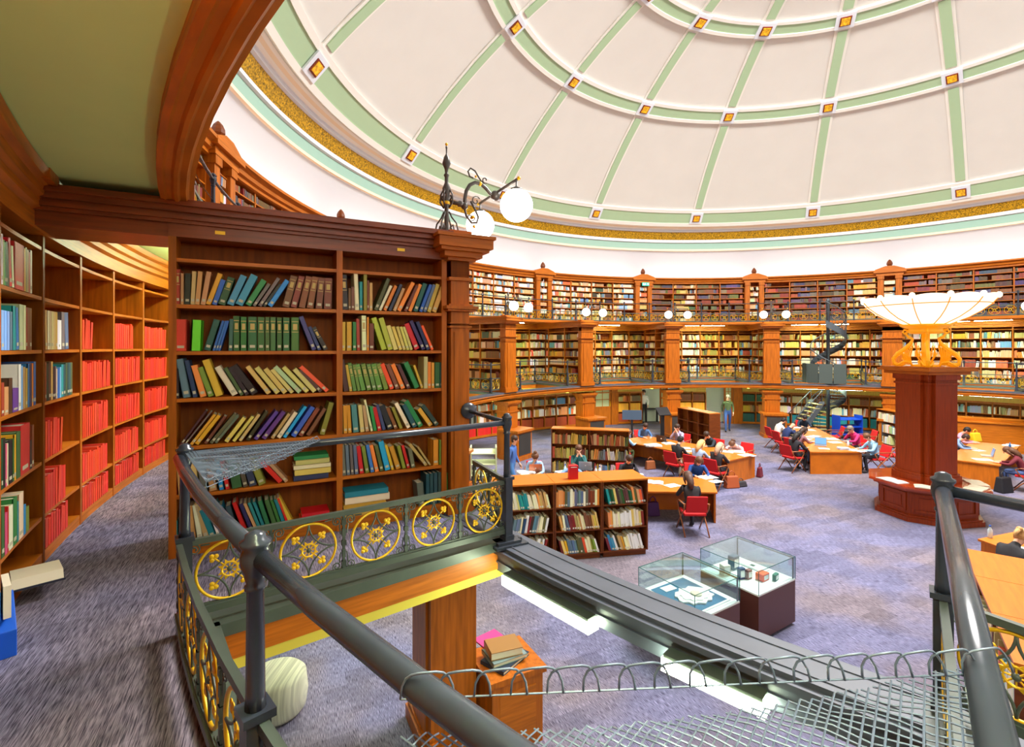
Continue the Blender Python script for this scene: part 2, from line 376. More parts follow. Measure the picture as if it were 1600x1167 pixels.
tube_light(near_ang(928, 11.5), near_ang(794, 11.5), 11.51, 2.15, 'long fluorescent light on the near ring beam, beside the railing post')
tube_light(near_ang(1200, 11.5), near_ang(1040, 11.5), 11.51, 2.165, 'fluorescent light on the near ring beam, lower right one')
for i in range(-1, 8):
    m = cang(i)+DL/2
    tube_light(m-.11, m-.008, 11.54, 2.13, f'left fluorescent light under the first gallery, {side(i)}')
    tube_light(m+.008, m+.11, 11.54, 2.13, f'right fluorescent light under the first gallery, {side(i)}')
for i in range(-3, 8):
    m = cang(i)+DL/2
    if i == -3: continue
    if i == -2:
        for q, lab in enumerate(('nearest', 'second', 'third', 'fourth')): a = -2.40-q*.075; tube_light(a-.03, a+.03, 13.80, 5.05, f'{lab} fluorescent light above the viewer, under the top gallery beam', .04, .05, tube_fill)  # extra bright tubes added out of view to lift the dim walkway ceiling
        continue
    for s, w in ((-1, 'left'), (1, 'right')):
        a = m+s*.045; tube_light(a-.04, a+.04, 13.80, 5.05, f'{w} fluorescent light under the top gallery, {side(i)}', .04, .05)
# ================================================================== COLUMNS AND PIER BOOKCASES
def frame(i):     # origin at the column, local x points outward to the wall, local y along the ring
    if i == -1: return (-.678, 5.064, math.atan2(-.4645, -.8856))
    a = cang(i); x, y, _ = P(11.27, a); return (x, y, math.atan2(math.cos(a), math.sin(a)))
def moulding(b, x0, x1, y0, y1, z, steps):
    for dz, o in steps: b.box(x0-o, x1+o, y0-o, y1+o, z, z+dz); z += dz
    return z
def col_meshes():
    b = MB(); b.box(-.2, .27, -.31, .31, 0, 2.02); b.box(-.225, .295, -.22, .22, .1, 1.9)
    moulding(b, -.2, .27, -.31, .31, 0, ((.14, .06), (.04, .04), (.03, .02)))
    moulding(b, -.2, .27, -.31, .31, 1.60, ((.03, .03), (.03, .05), (.02, .03)))
    moulding(b, -.2, .27, -.31, .31, 1.86, ((.04, .03), (.05, .07), (.07, .1))); low = b.mesh('shaft', wood)
    b = MB(); b.box(-.12, .07, -.32, .32, 2.34, 4.9); b.box(-.14, .07, -.22, .22, 2.5, 4.1)
    b.box(-.09, .04, -.335, .335, 2.5, 4.1)
    moulding(b, -.12, .07, -.32, .32, 2.34, ((.14, .05), (.03, .03), (.03, .015)))
    moulding(b, -.12, .07, -.32, .32, 4.14, ((.02, .02), (.02, .0), (.01, .015)))
    moulding(b, -.12, .07, -.32, .32, 4.30, ((.02, .05), (.03, .07), (.02, .03))); up = b.mesh('upper_shaft', wood)
    b = MB(); z = moulding(b, -.12, .07, -.32, .32, 4.60, ((.03, .03), (.16, .0), (.03, .05), (.05, .10), (.03, .15), (.09, .18), (.03, .20), (.02, .12), (.05, .02)))
    capm = b.mesh('capital', wood_h)
    b = MB(); b.box(-.42, .42, -.48, .48, 0, .14); b.box(-.38, .38, -.44, .44, .14, .98); b.box(-.45, .45, -.51, .51, .98, 1.06); cab = b.mesh('plinth_cabinet', wood)
    b = MB(); 
    for k in range(17): y = -.34+k*.0425; b.box(-.40, -.385, y-.008, y+.008, .2, .9)
    b.box(-.392, -.384, -.36, .36, .18, .92)
    g = b.mesh('grille', iron_d); return low, up, capm, cab, g
CM = col_meshes()
def side_ord(i): return {-1:'near pier beside the railing', 0:'column hidden behind the near bookcase', 1:'column behind the near bookcase', 2:'leftmost far column beside the near pier', 3:'second far column from the near pier', 4:'third far column from the near pier', 5:'fourth far column, left of the spiral stair', 6:'fifth far column, behind the bowl lamp', 7:'column beyond the right edge'}[i]
COLS = {}
for i in range(-1, 8):
    x, y, th = frame(i); t = thing('column', 'tall panelled mahogany column, '+side_ord(i), 'column', (x, y, 0), th, 'mahogany columns round the gallery')
    for nme, me in zip(('shaft', 'upper_shaft', 'capital'), CM[:3]): inst(me, nme, t)
    COLS[i] = t
    if i != -1: c = inst(CM[3], 'plinth_cabinet', t, Matrix.Translation((-.35, 0, 0))); g = inst(CM[4], 'grille', c)
# ---- globe lamp on each column
def spiral(c, r0, r1, a0, a1, n, ax=0):
    out = []
    for k in range(n+1):
        t = k/n; r = r0+(r1-r0)*t; a = a0+(a1-a0)*t; out.append((c[0]+r*math.cos(a), c[1], c[2]+r*math.sin(a)))
    return out
def lamp_parts(far):
    n = 6 if far else 10; z0 = 5.09
    b = MB(); b.lathe([(.05, 0), (.05, .04), (.025, .1), (.022, .3), (.035, .33), (.022, .36), (.03, .42), (.045, .5), (.02, .56), (.02, .62), (.03, .64), (.016, .66), (.02, .7), (.045, .76), (.03, .82), (.008, .86), (.008, .91), (.012, .93), (.003, .95)], (0, 0), n, z0)
    for s in range(4):     # scroll feet
        a = s*PI/2+PI/4; ca, sa = math.cos(a), math.sin(a)
        for pts in ([(.1, 0), (.13, .06), (.11, .14), (.06, .2), (.03, .26)], [(.05, .04), (.085, .07), (.075, .12), (.045, .1), (.06, .075)], [(.03, .3), (.07, .36), (.065, .44), (.03, .5)], [(.04, .38), (.055, .4), (.045, .43)]):
            b.tube([(u*ca, u*sa, z0+v) for u, v in pts], .009, 4 if far else 6)
    post = b.mesh('post', iron_d)
    b = MB(); b.tube([(-.03, 0, 5.46), (-.12, 0, 5.455), (-.14, 0, 5.455), (-.2, 0, 5.45)], [.022, .02, .035, .022], n)
    arch = [(-.2, 0, 5.42), (-.205, 0, 5.52), (-.22, 0, 5.60), (-.26, 0, 5.67), (-.32, 0, 5.705), (-.39, 0, 5.70), (-.45, 0, 5.66), (-.5, 0, 5.61), (-.56, 0, 5.60)]
    b.tube(arch, .02, n); b.ball((-.2, 0, 5.44), .04, n, 6); b.ball((-.56, 0, 5.60), .055, n, 6)
    b.tube([(-.58, -.47, 5.64), (-.58, .47, 5.64)], .014, n)
    b.tube([(-.2, 0, 5.42), (-.22, 0, 5.34), (-.28, 0, 5.27), (-.34, 0, 5.28), (-.36, 0, 5.34), (-.32, 0, 5.42), (-.27, 0, 5.5)], .012, n)
    b.tube(spiral((-.33, 0, 5.51), .055, .012, 2.6, -4, 12), .007, 5); b.tube(spiral((-.27, 0, 5.33), .05, .012, 3, 9, 12), .007, 5)
    b.tube([(-.42, 0, 5.7), (-.37, 0, 5.76), (-.32, 0, 5.83), (-.27, 0, 5.85), (-.24, 0, 5.81), (-.26, 0, 5.76), (-.3, 0, 5.75)], .009, 5)
    b.tube(spiral((-.44, 0, 5.75), .04, .01, -2, 3.5, 10), .007, 5); arm = b.mesh('arm', iron_d)
    b = MB(); b.ball((0, 0, 6.05), .016, 8, 6); b.ball((-.56, 0, 5.60), .06, n, 4, (1, .5, .5)); b.lathe([(.03, 0), (.038, .02), (.03, .04)], (0, 0), n, 5.42)
    for s in (-1, 1): b.ball((-.58, s*.5, 5.64), .02, 8, 6); b.ball((-.29, s*.02, 5.33), .02, 6, 4)
    b.ball((-.31, 0, 5.235), .018, 6, 5); b.ball((-.38, 0, 5.70), .026, 6, 5); b.ball((-.33, 0, 5.77), .014, 6, 4)
    gl = b.mesh('gilding', gold)
    b = MB(); b.ball((0, 0, 0), .165, 24 if not far else 12, 16 if not far else 8); globe = b.mesh('globe', glass_lit)
    b = MB(); b.lathe([(.075, .145), (.06, .17), (.02, .185), (.008, .2), (.008, .26)], (0, 0), n, 0); capm = b.mesh('globe_cap', iron_d)
    return post, arm, gl, globe, capm
LP = {False: lamp_parts(False), True: lamp_parts(True)}
for i in range(-1, 8):
    if i in (0, 1): continue
    x, y, th = frame(i); far = i != -1; m = LP[far]
    t = thing('globe_lamp', 'wrought iron twin globe lamp above the '+side_ord(i), 'lamp', (x, y, 0), th, 'twin globe lamps on the columns')
    inst(m[0], 'post', t); inst(m[1], 'arm', t); inst(m[2], 'gilding', t)
    for s in (-1, 1):
        g = inst(m[3], 'globe', t, Matrix.Translation((-.58, s*.45, 5.38))); inst(m[4], 'globe_cap', g)
# ---- pier bookcase (double sided) between column and gallery walk, mid tier
SH = [4.638, 4.282, 3.919, 3.553, 3.181, 2.805, 2.43]      # tops of the shelves
def pier_case(i):
    x, y, th = frame(i); near = i == -1
    t = thing('pier_bookcase', 'tall double-sided mahogany bookcase joined to the '+side_ord(i), 'bookcase', (x, y, 0), th, 'pier bookcases of the first gallery')
    X0, X1 = .1, 2.34; HW = .28; d = .05
    top = 4.80; b = MB(); b.box(X0, X1, -.012, .012, GAL, top); b.build('back_panel', wood_in, t)
    for xx in (X0, 1.07, X1-d): b = MB(); b.box(xx, xx+d, -HW, HW, GAL, top); b.build('upright', wood, t)
    b = MB(); b.box(X0, X1, -HW+.02, HW-.02, GAL, 2.43); b.build('plinth', wood_h, t)
    for sgn in (-1, 1):
        if i != -1 and sgn == 1 and False: continue
        for (xa, xb) in ((X0+d, 1.07), (1.07+d, X1-d)):
            for z in SH[:-1]:
                b = MB(); b.box(xa, xb, min(.012*sgn, (HW-.012)*sgn), max(.012*sgn, (HW-.012)*sgn), z-.028, z); b.build('shelf', wood_h, t)
    b = MB(); b.box(X0, X1, -HW, HW, top, 4.90)
    for hh, o in ((4.66, 0),): pass
    zz = 4.90
    for dz, o in ((.025, .03), (.03, .06), (.02, .045), (.04, .09), (.03, .13), (.02, .11)): b.box(X0-.03, X1+.9, -HW-o, HW+o, zz, zz+dz); zz += dz
    b.box(X1, 3.2, -HW+.02, HW-.02, 4.80, 4.92)
    b.build('entablature', wood_h if not near else mat('cornice_wood', (130, 62, 24), .35, var=.3, vscale=3, stretch=(1, 6, 12)), t)
    if near:
        for px in (322, 615):
            pass
        for xx in (2.0, .55):
            b = MB(); b.box(xx-.035, xx+.035, HW, HW+.006, 4.845, 4.872); b.build('brass_plate', gold, t)
    return t
PIER = {i: pier_case(i) for i in range(-1, 8)}
# ================================================================== CURVED WALL BOOKCASES
def wall_case(name, label, a0, a1, r0, r1, zs, ztop, ncell, group, corn=None, skip=(), wm=None, base=.1, hd=.0):
    am = (a0+a1)/2; t = thing(name, label, 'bookcase', P(r0, am, zs[-1]-base), 0, group); wm = wm or wood
    n = ncell*3; da = (a1-a0)/ncell; z0 = zs[-1]-base
    b = MB(); b.arc([(r1-.02, z0), (r1, z0), (r1, ztop), (r1-.02, ztop)], a0, a1, n); b.build('back_panel', wood_in, t, world=True)
    b = MB(); b.arc([(r0+.01, z0), (r1-.03, z0), (r1-.03, z0+base), (r0+.01, z0+base)], a0, a1, n); b.build('plinth', wood_h, t, world=True)
    for z in zs[:-1]:
        b = MB(); b.arc([(r0+.012, z-.025), (r1-.02, z-.025), (r1-.02, z), (r0+.012, z)], a0, a1, n); b.build('shelf', wood_h, t, world=True)
    for k in range(ncell+1):
        a = a0+da*k; c = Vector(P((r0+r1)/2-.01, a, (z0+ztop)/2)); b = MB()
        b.cbox(c, (.045, r1-r0-.03, ztop-z0), Matrix.Rotation(-a, 3, 'Z')); b.build('upright', wm, t, world=True)
    if corn:
        b = MB(); b.arc(corn, a0, a1, n*2); b.build('cornice', wood_h, t, world=True)
    return t
MID_Z = [4.695, 4.324, 3.93, 3.536, 3.10, 2.69, 2.42]
crown = [(14.45, 4.78), (14.43, 4.78), (14.43, 4.90), (14.39, 4.92), (14.39, 4.97), (14.36, 4.99), (14.35, 5.04), (14.31, 5.06), (14.29, 5.11), (14.80, 5.115), (14.80, 4.78)]
for i in range(-3, 8):
    n = 6
    wall_case('wall_bookcase', 'curved mahogany wall bookcase on the first gallery, '+side(i) if i > -3 else 'curved mahogany wall bookcase on the first gallery, beside the viewer', cang(i)+.015, cang(i+1)+.015, 14.45, 14.80, MID_Z, 4.80, n, 'curved wall bookcases', crown)
TOP_Z = [7.02, 6.74, 6.46, 6.17, 5.88, 5.58, 5.28]
tcorn = [(14.40, 7.22), (14.36, 7.24), (14.36, 7.30), (14.30, 7.33), (14.28, 7.40), (14.18, 7.46), (14.18, 7.52), (14.80, 7.52), (14.80, 7.22)]
for i in range(-2, 8):
    wall_case('wall_bookcase', 'curved mahogany wall bookcase on the top gallery, '+side(i), cang(i)+.03, cang(i+1)-.03, 14.42, 14.80, TOP_Z, 7.26, 4 if i in (2, 3) else 4, 'curved wall bookcases', tcorn)
for i in range(-1, 8):       # pilaster pair with pediment and finial on the top gallery
    a = cang(i); t = thing('top_pilaster', 'pilaster pair with pediment and finial above the '+side_ord(i), 'pilaster', P(14.3, a, 5.05), -a, 'finialed pilasters of the top gallery')
    for s in (-1, 1): b = MB(); b.box(s*.33-.11, s*.33+.11, -.02, .3, 0, 2.2); b.box(s*.33-.13, s*.33+.13, -.05, .3, 2.05, 2.2); b.build('pilaster', wood, t)
    b = MB(); b.box(-.5, .5, -.06, .5, 2.2, 2.34); b.box(-.6, .6, -.14, .5, 2.34, 2.47); b.prism([(-.01, 0)]*0 or [(-.55, -.1), (.55, -.1), (.55, .5), (-.55, .5)], 2.47, 2.5)
    b.hexa([(-.55,-.1,2.5),(.55,-.1,2.5),(.55,.5,2.5),(-.55,.5,2.5),(-.16,-.1,2.64),(.16,-.1,2.64),(.16,.5,2.64),(-.16,.5,2.64)]); b.build('pediment', wood_h, t)
    b = MB(); b.lathe([(.10, 0), (.09, .05), (.12, .1), (.115, .17), (.08, .25), (.03, .31), (.005, .33)], (0, .1), 8, 2.63); b.build('finial', wood_dark, t)
    b = MB(); b.box(-.22, .22, .36, .38, 0, 2.2); b.build('back_panel', wood_in, t)
    for z in (.4, .75, 1.1, 1.4, 1.7, 2.0): b = MB(); b.box(-.22, .22, .04, .36, z-.02, z); b.build('shelf', wood_h, t)
GZ = [1.60, 1.17, .65, .13]
def ground_case(a0, a1, n, lab, m=None):
    t = wall_case('wall_bookcase', lab, a0, a1, 14.45, 14.80, GZ, 1.64, n, 'curved wall bookcases', None)
    return t
# ================================================================== BALUSTRADES
PW = .44
def panel_meshes(far):
    n = 5 if far else 8; k = 16 if far else 40; zc = .275; R = .168
    b = MB(); b.box(0, PW, -.014, .014, .455, .488); b.box(0, PW, -.02, .02, .055, .095); b.box(0, PW, -.01, .01, .095, .108)
    for x in (.0, PW):
        b.box(x-.008, x+.008, -.008, .008, .09, .46)
        if not far:
            for z in (.14, .275, .41): b.box(x-.015, x+.015, -.012, .012, z-.016, z+.016)
            for z0, z1 in ((.16, .25), (.3, .39)): b.box(x-.012, x+.012, -.01, .01, z0+.02, z1-.02)
    cx = PW/2
    for q in range(4):      # four concave curves meeting at the cardinal points
        a = q*PI/2+PI/4; r2 = R*1.0; ox, oz = cx+R*math.sqrt(2)*math.cos(a), zc+R*math.sqrt(2)*math.sin(a); m = 4 if far else 9
        b.tube([(ox-R*math.cos(a+PI/4*(-1+2*j/m)), 0, oz-R*math.sin(a+PI/4*(-1+2*j/m))) for j in range(m+1)], .006, 4 if far else 6)
    if not far:
        for sx in (-1, 1):
            for sz in (-1, 1):
                px, pz = cx+sx*(PW/2-.045), zc+sz*(R-.02)
                b.tube([(px+(.034-.026*t/14)*math.cos(t*.75)*sx, 0, pz+(.034-.026*t/14)*math.sin(t*.75)*sz) for t in range(15)], .005, 5)
                b.tube([(cx+sx*(PW/2-.02), 0, zc+sz*.06), (cx+sx*(PW/2-.028), 0, zc+sz*.11), (px+.02*sx, 0, pz-.02*sz)], .005, 5)
                b.tube([(px-.03*sx, 0, pz+.02*sz), (cx+sx*.1, 0, zc+sz*.165)], .005, 5)
        b.ball((cx, 0, zc), .016, 8, 6)
    ir = b.mesh('ironwork', iron)
    b = MB(); 
    b.tube([(cx+R*math.cos(2*PI*j/k), 0, zc+R*math.sin(2*PI*j/k)) for j in range(k)], .0085 if not far else .007, n, True)
    kk = 8 if far else 20
    b.tube([(cx+.04*math.cos(2*PI*j/kk), 0, zc+.04*math.sin(2*PI*j/kk)) for j in range(kk)], .006, 5, True)
    for j in range(8):
        a = j*PI/4; ca, sa = math.cos(a), math.sin(a)
        if not far: b.tube([(cx+.01*ca, 0, zc+.01*sa), (cx+.04*ca, 0, zc+.04*sa)], .004, 4)
        a += PI/8; ca, sa = math.cos(a), math.sin(a); b.add([(cx+.04*math.cos(a-.3), -.005, zc+.04*math.sin(a-.3)), (cx+.04*math.cos(a+.3), -.005, zc+.04*math.sin(a+.3)), (cx+.066*ca, 0, zc+.066*sa), (cx+.04*math.cos(a-.3), .005, zc+.04*math.sin(a-.3)), (cx+.04*math.cos(a+.3), .005, zc+.04*math.sin(a+.3))], [(0,1,2),(4,3,2),(3,0,2),(1,4,2),(0,3,4,1)])
    for j in range(4):
        a = j*PI/2+PI/4; ca, sa = math.cos(a), math.sin(a)
        b.tube([(cx+.04*ca, 0, zc+.04*sa), (cx+.115*ca, 0, zc+.115*sa)], .005, 4)
        if far: b.ball((cx+.1*ca, 0, zc+.1*sa), .02, 5, 4, (1, .3, 1))
        else:
            for o, d in ((.112, .9), (.128, 0), (.112, -.9)):
                aa = a+(.13 if d > 0 else -.13 if d < 0 else 0); b.ball((cx+o*math.cos(aa), 0, zc+o*math.sin(aa)), .0145, 8, 5, (1, .35, 1))
    return ir, b.mesh('gilding', gold)
PM = {False: panel_meshes(False), True: panel_meshes(True)}
def post_mesh(far):
    n = 6 if far else 14; b = MB()
    b.box(-.042, .042, -.042, .042, 0, .04); b.box(-.034, .034, -.034, .034, .04, .5); b.box(-.045, .045, -.045, .045, .49, .515)
    b.lathe([(.03, .515), (.027, .56), (.024, .86), (.03, .865), (.03, .875), (.024, .88), (.034, .915), (.042, .94), (.042, .965), (.036, .985), (.044, .995), (.044, 1.005), (.03, 1.012), (.028, 1.025), (.012, 1.034), (.002, 1.036)], (0, 0), n)
    return b.mesh('post', rail_m)
PO = {False: post_mesh(False), True: post_mesh(True)}
def seg_panels(t, p, q, z, far, npan=None):
    p, q = Vector((p[0], p[1], z)), Vector((q[0], q[1], z)); L = (q-p).length; n = npan or max(1, round(L/PW)); d = (q-p).normalized(); a = math.atan2(d.y, d.x)
    for j in range(n):
        M = Matrix.Translation(p+d*(L*j/n)) @ Matrix.Rotation(a, 4, 'Z') @ Matrix.Diagonal((L/n/PW, 1, 1, 1))
        M = wmat(t).inverted() @ M
        o = inst(PM[far][0], 'panel', t, M); g = inst(PM[far][1], 'gilding', o)
def hand(t, pts, z, r=.027, n=10):
    b = MB(); b.tube([(p[0], p[1], z+.955) for p in pts], r, n); b.build('handrail', rail_m, t, world=True)
def posts(t, pts, z, far):
    for p in pts: inst(PO[far], 'post', t, wmat(t).inverted() @ Matrix.Translation((p[0], p[1], z)) @ Matrix.Rotation(math.atan2(p[1]-CY, p[0]-CX), 4, 'Z'))
# the near opening
Aq, Bq, Cq, Eq, Dq = (-.042, 4.02), (-1.84, 2.75), (-.757, 1.443), (.44, .376), (1.872, 2.125)
def arcp(r, a0, a1, n): return [P(r, a0+(a1-a0)*j/n)[:2] for j in range(n+1)]
aB, aC, aE = -2.2227, -2.3474, -2.465
t = thing('balustrade', 'near blue-grey iron railing with gilded roundels round the opening at our feet', 'railing', (-.6, 2.4, GAL+.045))
zb = GAL+.045
seg_panels(t, Bq, Aq, zb, False, 5); seg_panels(t, Aq, (-.37, 4.72), zb, False, 2)
ar1 = arcp(13.61, aB, aC, 4); ar2 = arcp(13.61, aC, aE, 4)
for a in (ar1, ar2):
    for j in range(4): seg_panels(t, a[j], a[j+1], zb, False, 1)
seg_panels(t, Eq, Dq, zb, False, 5); seg_panels(t, Dq, (2.33, 1.33), zb, False, 2)
posts(t, (Aq, Bq, Cq, Eq, Dq), zb, False)
hand(t, (Bq, Aq), zb, .022, 12); hand(t, (Aq, (-.40, 4.73)), zb, .020, 12); hand(t, ar1, zb, .028, 16); hand(t, ar2, zb, .028, 16); hand(t, (Eq, Dq), zb, .028, 16); hand(t, (Dq, (2.6, .9)), zb, .024, 12)
b = MB(); d = Vector((.4645, -.8856, 0)); c = Vector((-.42, 4.775, zb+.955))
b.tube([tuple(c+d*k) for k in (-.02, 0, .012, .03)], [.08, .08, .055, .03], 14); b.build('wall_rosette', rail_m, t, world=True)
b = MB(); b.box(-.16, .13, -.09, .09, -.045, -.02); b.box(-.13, .08, -.06, .06, -.02, 0); b.box(.09, .11, -.015, .015, -.02, -.002)
o = b.build('foot_plate', rail_m, t); o.matrix_basis = wmat(t).inverted() @ Matrix.Translation((Aq[0]+.02, Aq[1], zb)) @ Matrix.Rotation(.5, 4, 'Z')
# other openings of the first gallery
for i in range(-1, 8):
    a0, a1 = VOID[i]; t = thing('balustrade', 'gilded iron balustrade round first gallery opening, '+side(i).replace('right of the near pier', 'from the near pier'), 'railing', P(13.6, (a0+a1)/2, GAL+.045), 0, 'far balustrades of the first gallery')
    iL, oL, oR, iR = P(11.40, a0)[:2], P(13.57, a0)[:2], P(13.57, a1)[:2], P(11.40, a1)[:2]; ar = arcp(13.57, a0, a1, 7)
    seg_panels(t, oL, iL, zb, True); seg_panels(t, iR, oR, zb, True)
    for j in range(7): seg_panels(t, ar[j], ar[j+1], zb, True, 1)
    eL, eR = P(11.40, cang(i)+.028)[:2], P(11.40, cang(i+1)-.028)[:2]
    if i == -1: eL = (-.93, 5.50)
    if i != -1: seg_panels(t, eL, iL, zb, True, 2)
    seg_panels(t, iR, eR, zb, True, 2)
    posts(t, (iL, oL, ar[3], oR, iR), zb, True)
    for pp in ((iL, eL), (iR, eR), (iL, oL), (oR, iR), ar):
        if i == -1 and pp[1] == eL: continue
        hand(t, pp, zb, .02, 6)
for i in range(-1, 8):
    t = thing('balustrade', 'gilded iron balustrade along top gallery, '+side(i), 'railing', P(13.63, cang(i)+DL/2, TOPD), 0, 'balustrades of the top gallery')
    ar = arcp(13.64, cang(i), cang(i+1), 12)
    for j in range(12): seg_panels(t, ar[j], ar[j+1], TOPD, True, 1)
    posts(t, ar[:-1:3], TOPD, True); hand(t, ar, TOPD, .02, 6)
    b = MB(); b.tube([(p[0], p[1], TOPD+.68) for p in ar], .009, 4); b.build('middle_rail', rail_m, t, world=True)
# wire nets over the corners of the near railing
def net(tri, z, lab, hoops, pitch, hh, sp=.016, z2=None):
    t = thing('wire_net', lab, 'wire netting', (tri[0][0], tri[0][1], z)); A, B, C = [Vector((p[0], p[1], 0)) for p in tri]
    zz = (z, z, z) if z2 is None else z2
    def pt(u, v): q = A*(1-u-v)+B*u+C*v; return (q.x, q.y, zz[0]*(1-u-v)+zz[1]*u+zz[2]*v+.006*math.sin(40*u)*math.cos(33*v)-.03*u*v*4)
    b = MB(); n = int((B-A).length/sp); m = int((C-A).length/sp)
    for k in range(n+1): u = k/n; b.tube([pt(u, (1-u)*s/6) for s in range(7)], .0018, 4)
    for k in range(m+1): v = k/m; b.tube([pt((1-v)*s/6, v) for s in range(7)], .0018, 4)
    b.build('mesh_wires', wire_m, t, world=True)
    b = MB(); p, q = [Vector((h[0], h[1], h[2])) for h in hoops]; d = q-p; L = d.length; d.normalize(); c = int(L/pitch)
    for k in range(c):
        s = p+d*(k*pitch); w = pitch*1.45; b.tube([tuple(s+d*(w*(1-math.cos(PI*j/10))/2)+Vector((0, 0, hh*math.sin(PI*j/10)**.8 if 0 < j < 10 else 0))+Vector((-d.y, d.x, 0))*(.006*math.sin(j))) for j in range(11)], .0019 if hh < .04 else .0022, 6)
    b.tube([tuple(p), tuple(q)], .0018, 5); b.build('hooped_edge', wire_m, t, world=True)
wire_m = mat('galvanised_wire', (112, 126, 142), .35, metal=.3)
zr = zb+.985; zq = zr-.04
net([Bq, (-1.22, 3.11), (-1.33, 2.13)], zr, 'grey wire net stretched over the left corner of the near railing', [(-1.33, 2.13, zr-.02), (-1.22, 3.11, zr)], .05, .035)
net([Eq, (.93, .95), (-.20, .88)], zq, 'wire net with hooped top edge across the bottom right of the view', [(-.20, .875, zq), (.93, .93, zq+.012)], .066, .05, z2=(zq-.06, zq+.02, zq-.07))
# ================================================================== BOOKS
def book_meshes():
    out = []
    for th in (.10,):
        b = MB(); b.box(0, 1, 0, .03, 0, 1); b.box(0, th, 0, 1, 0, 1); b.box(1-th, 1, 0, 1, 0, 1); cov = b.mesh('book_cover', cloth_m)
        b = MB(); b.box(th, 1-th, .03, .96, .02, .975); pg = b.mesh('pages', paper)
        b = MB(); b.box(.2, .8, -.006, 0, .09, .17); st = b.mesh('spine_label', stick)
        b = MB(); b.box(.1, .9, -.005, 0, .55, .57); b.box(.1, .9, -.005, 0, .86, .88); b.box(.25, .75, -.005, 0, .62, .80); ti = b.mesh('title_band', mat('faded_gilt', (196, 170, 96), .6))
    return cov, pg, st, ti
BK = book_meshes()
PAL = dict(red=(214,30,24), rust=(150,56,20), tan=(176,140,84), beige=(176,160,104), black=(34,30,26), yellow=(206,160,36), mustard=(190,140,30), gold=(180,146,60), blue=(38,92,170), navy=(34,42,84), blue2=(52,128,170), sky=(30,140,200), slate=(84,104,124), green=(30,120,60), dgreen=(30,70,44), vgreen=(48,92,36), lgreen=(96,130,50), lime=(92,200,30), olive=(120,124,40), dolive=(74,78,44), gray=(96,92,84), brown=(112,56,28), dbrown=(62,38,26), dteal=(34,76,76), teal=(26,124,136), teal2=(62,130,130), orange=(216,124,34), ochre=(214,150,36), peach=(214,132,64), cream=(216,206,168), straw=(196,176,92), mint=(160,186,132), redor=(220,72,28), plum=(84,44,44), purple=(86,50,128), indigo=(62,58,104), chart=(172,180,52), crimson=(222,58,32), white=(226,226,226), pink=(196,80,110), lblue=(120,170,214), maroon=(110,24,30))
PAL = {k: tuple(min(255, v*1.1+5) for v in c) if k not in ('black', 'crimson', 'red') else c for k, c in PAL.items()}
CN = dict(blue2='steel blue', dgreen='dark green', vgreen='bottle green', lgreen='grass green', lime='lime green', dolive='dark olive', dbrown='dark brown', dteal='dark teal', teal2='pale teal', peach='peach', straw='straw yellow', chart='yellow-green', redor='orange-red', lblue='light blue', sky='sky blue', gray='grey', crimson='bright red')
def book(o, ud, inn, z, u, th, ht, tilt, dep, c, lab, grp, band=False, sticker=True, jit=True, lie=None, nm='book'):
    col = PAL[c]; col = tuple(max(0, min(255, v+rnd.uniform(-13, 13))) for v in col) if jit else col
    ob = bpy.data.objects.new(nm, BK[0]); COL.objects.link(ob)
    R = Matrix((( *ud, 0), (*inn, 0), (0, 0, 1))).transposed().to_4x4()     # columns: right, depth, up
    piv = 1 if tilt > 0 else 0
    M = Matrix.Translation((o[0]+ud[0]*u, o[1]+ud[1]*u, z)) @ R
    if lie is not None: M = M @ Matrix.Rotation(PI/2, 4, 'Y') @ Matrix.Diagonal((th, dep, ht, 1)); M = Matrix.Translation((0, 0, th+lie)) @ M
    else: M = M @ Matrix.Rotation(tilt, 4, 'Y') @ Matrix.Diagonal((th, dep, ht, 1)) @ Matrix.Translation((-piv, 0, 0))
    ob.matrix_basis = M; s = srgb(col); ob.color = (*s, 1); tag(ob, lab, 'book', grp)
    inst(BK[1], 'pages', ob)
    if sticker: inst(BK[2], 'spine_label', ob)
    if band: inst(BK[3], 'title_band', ob)
    return ob
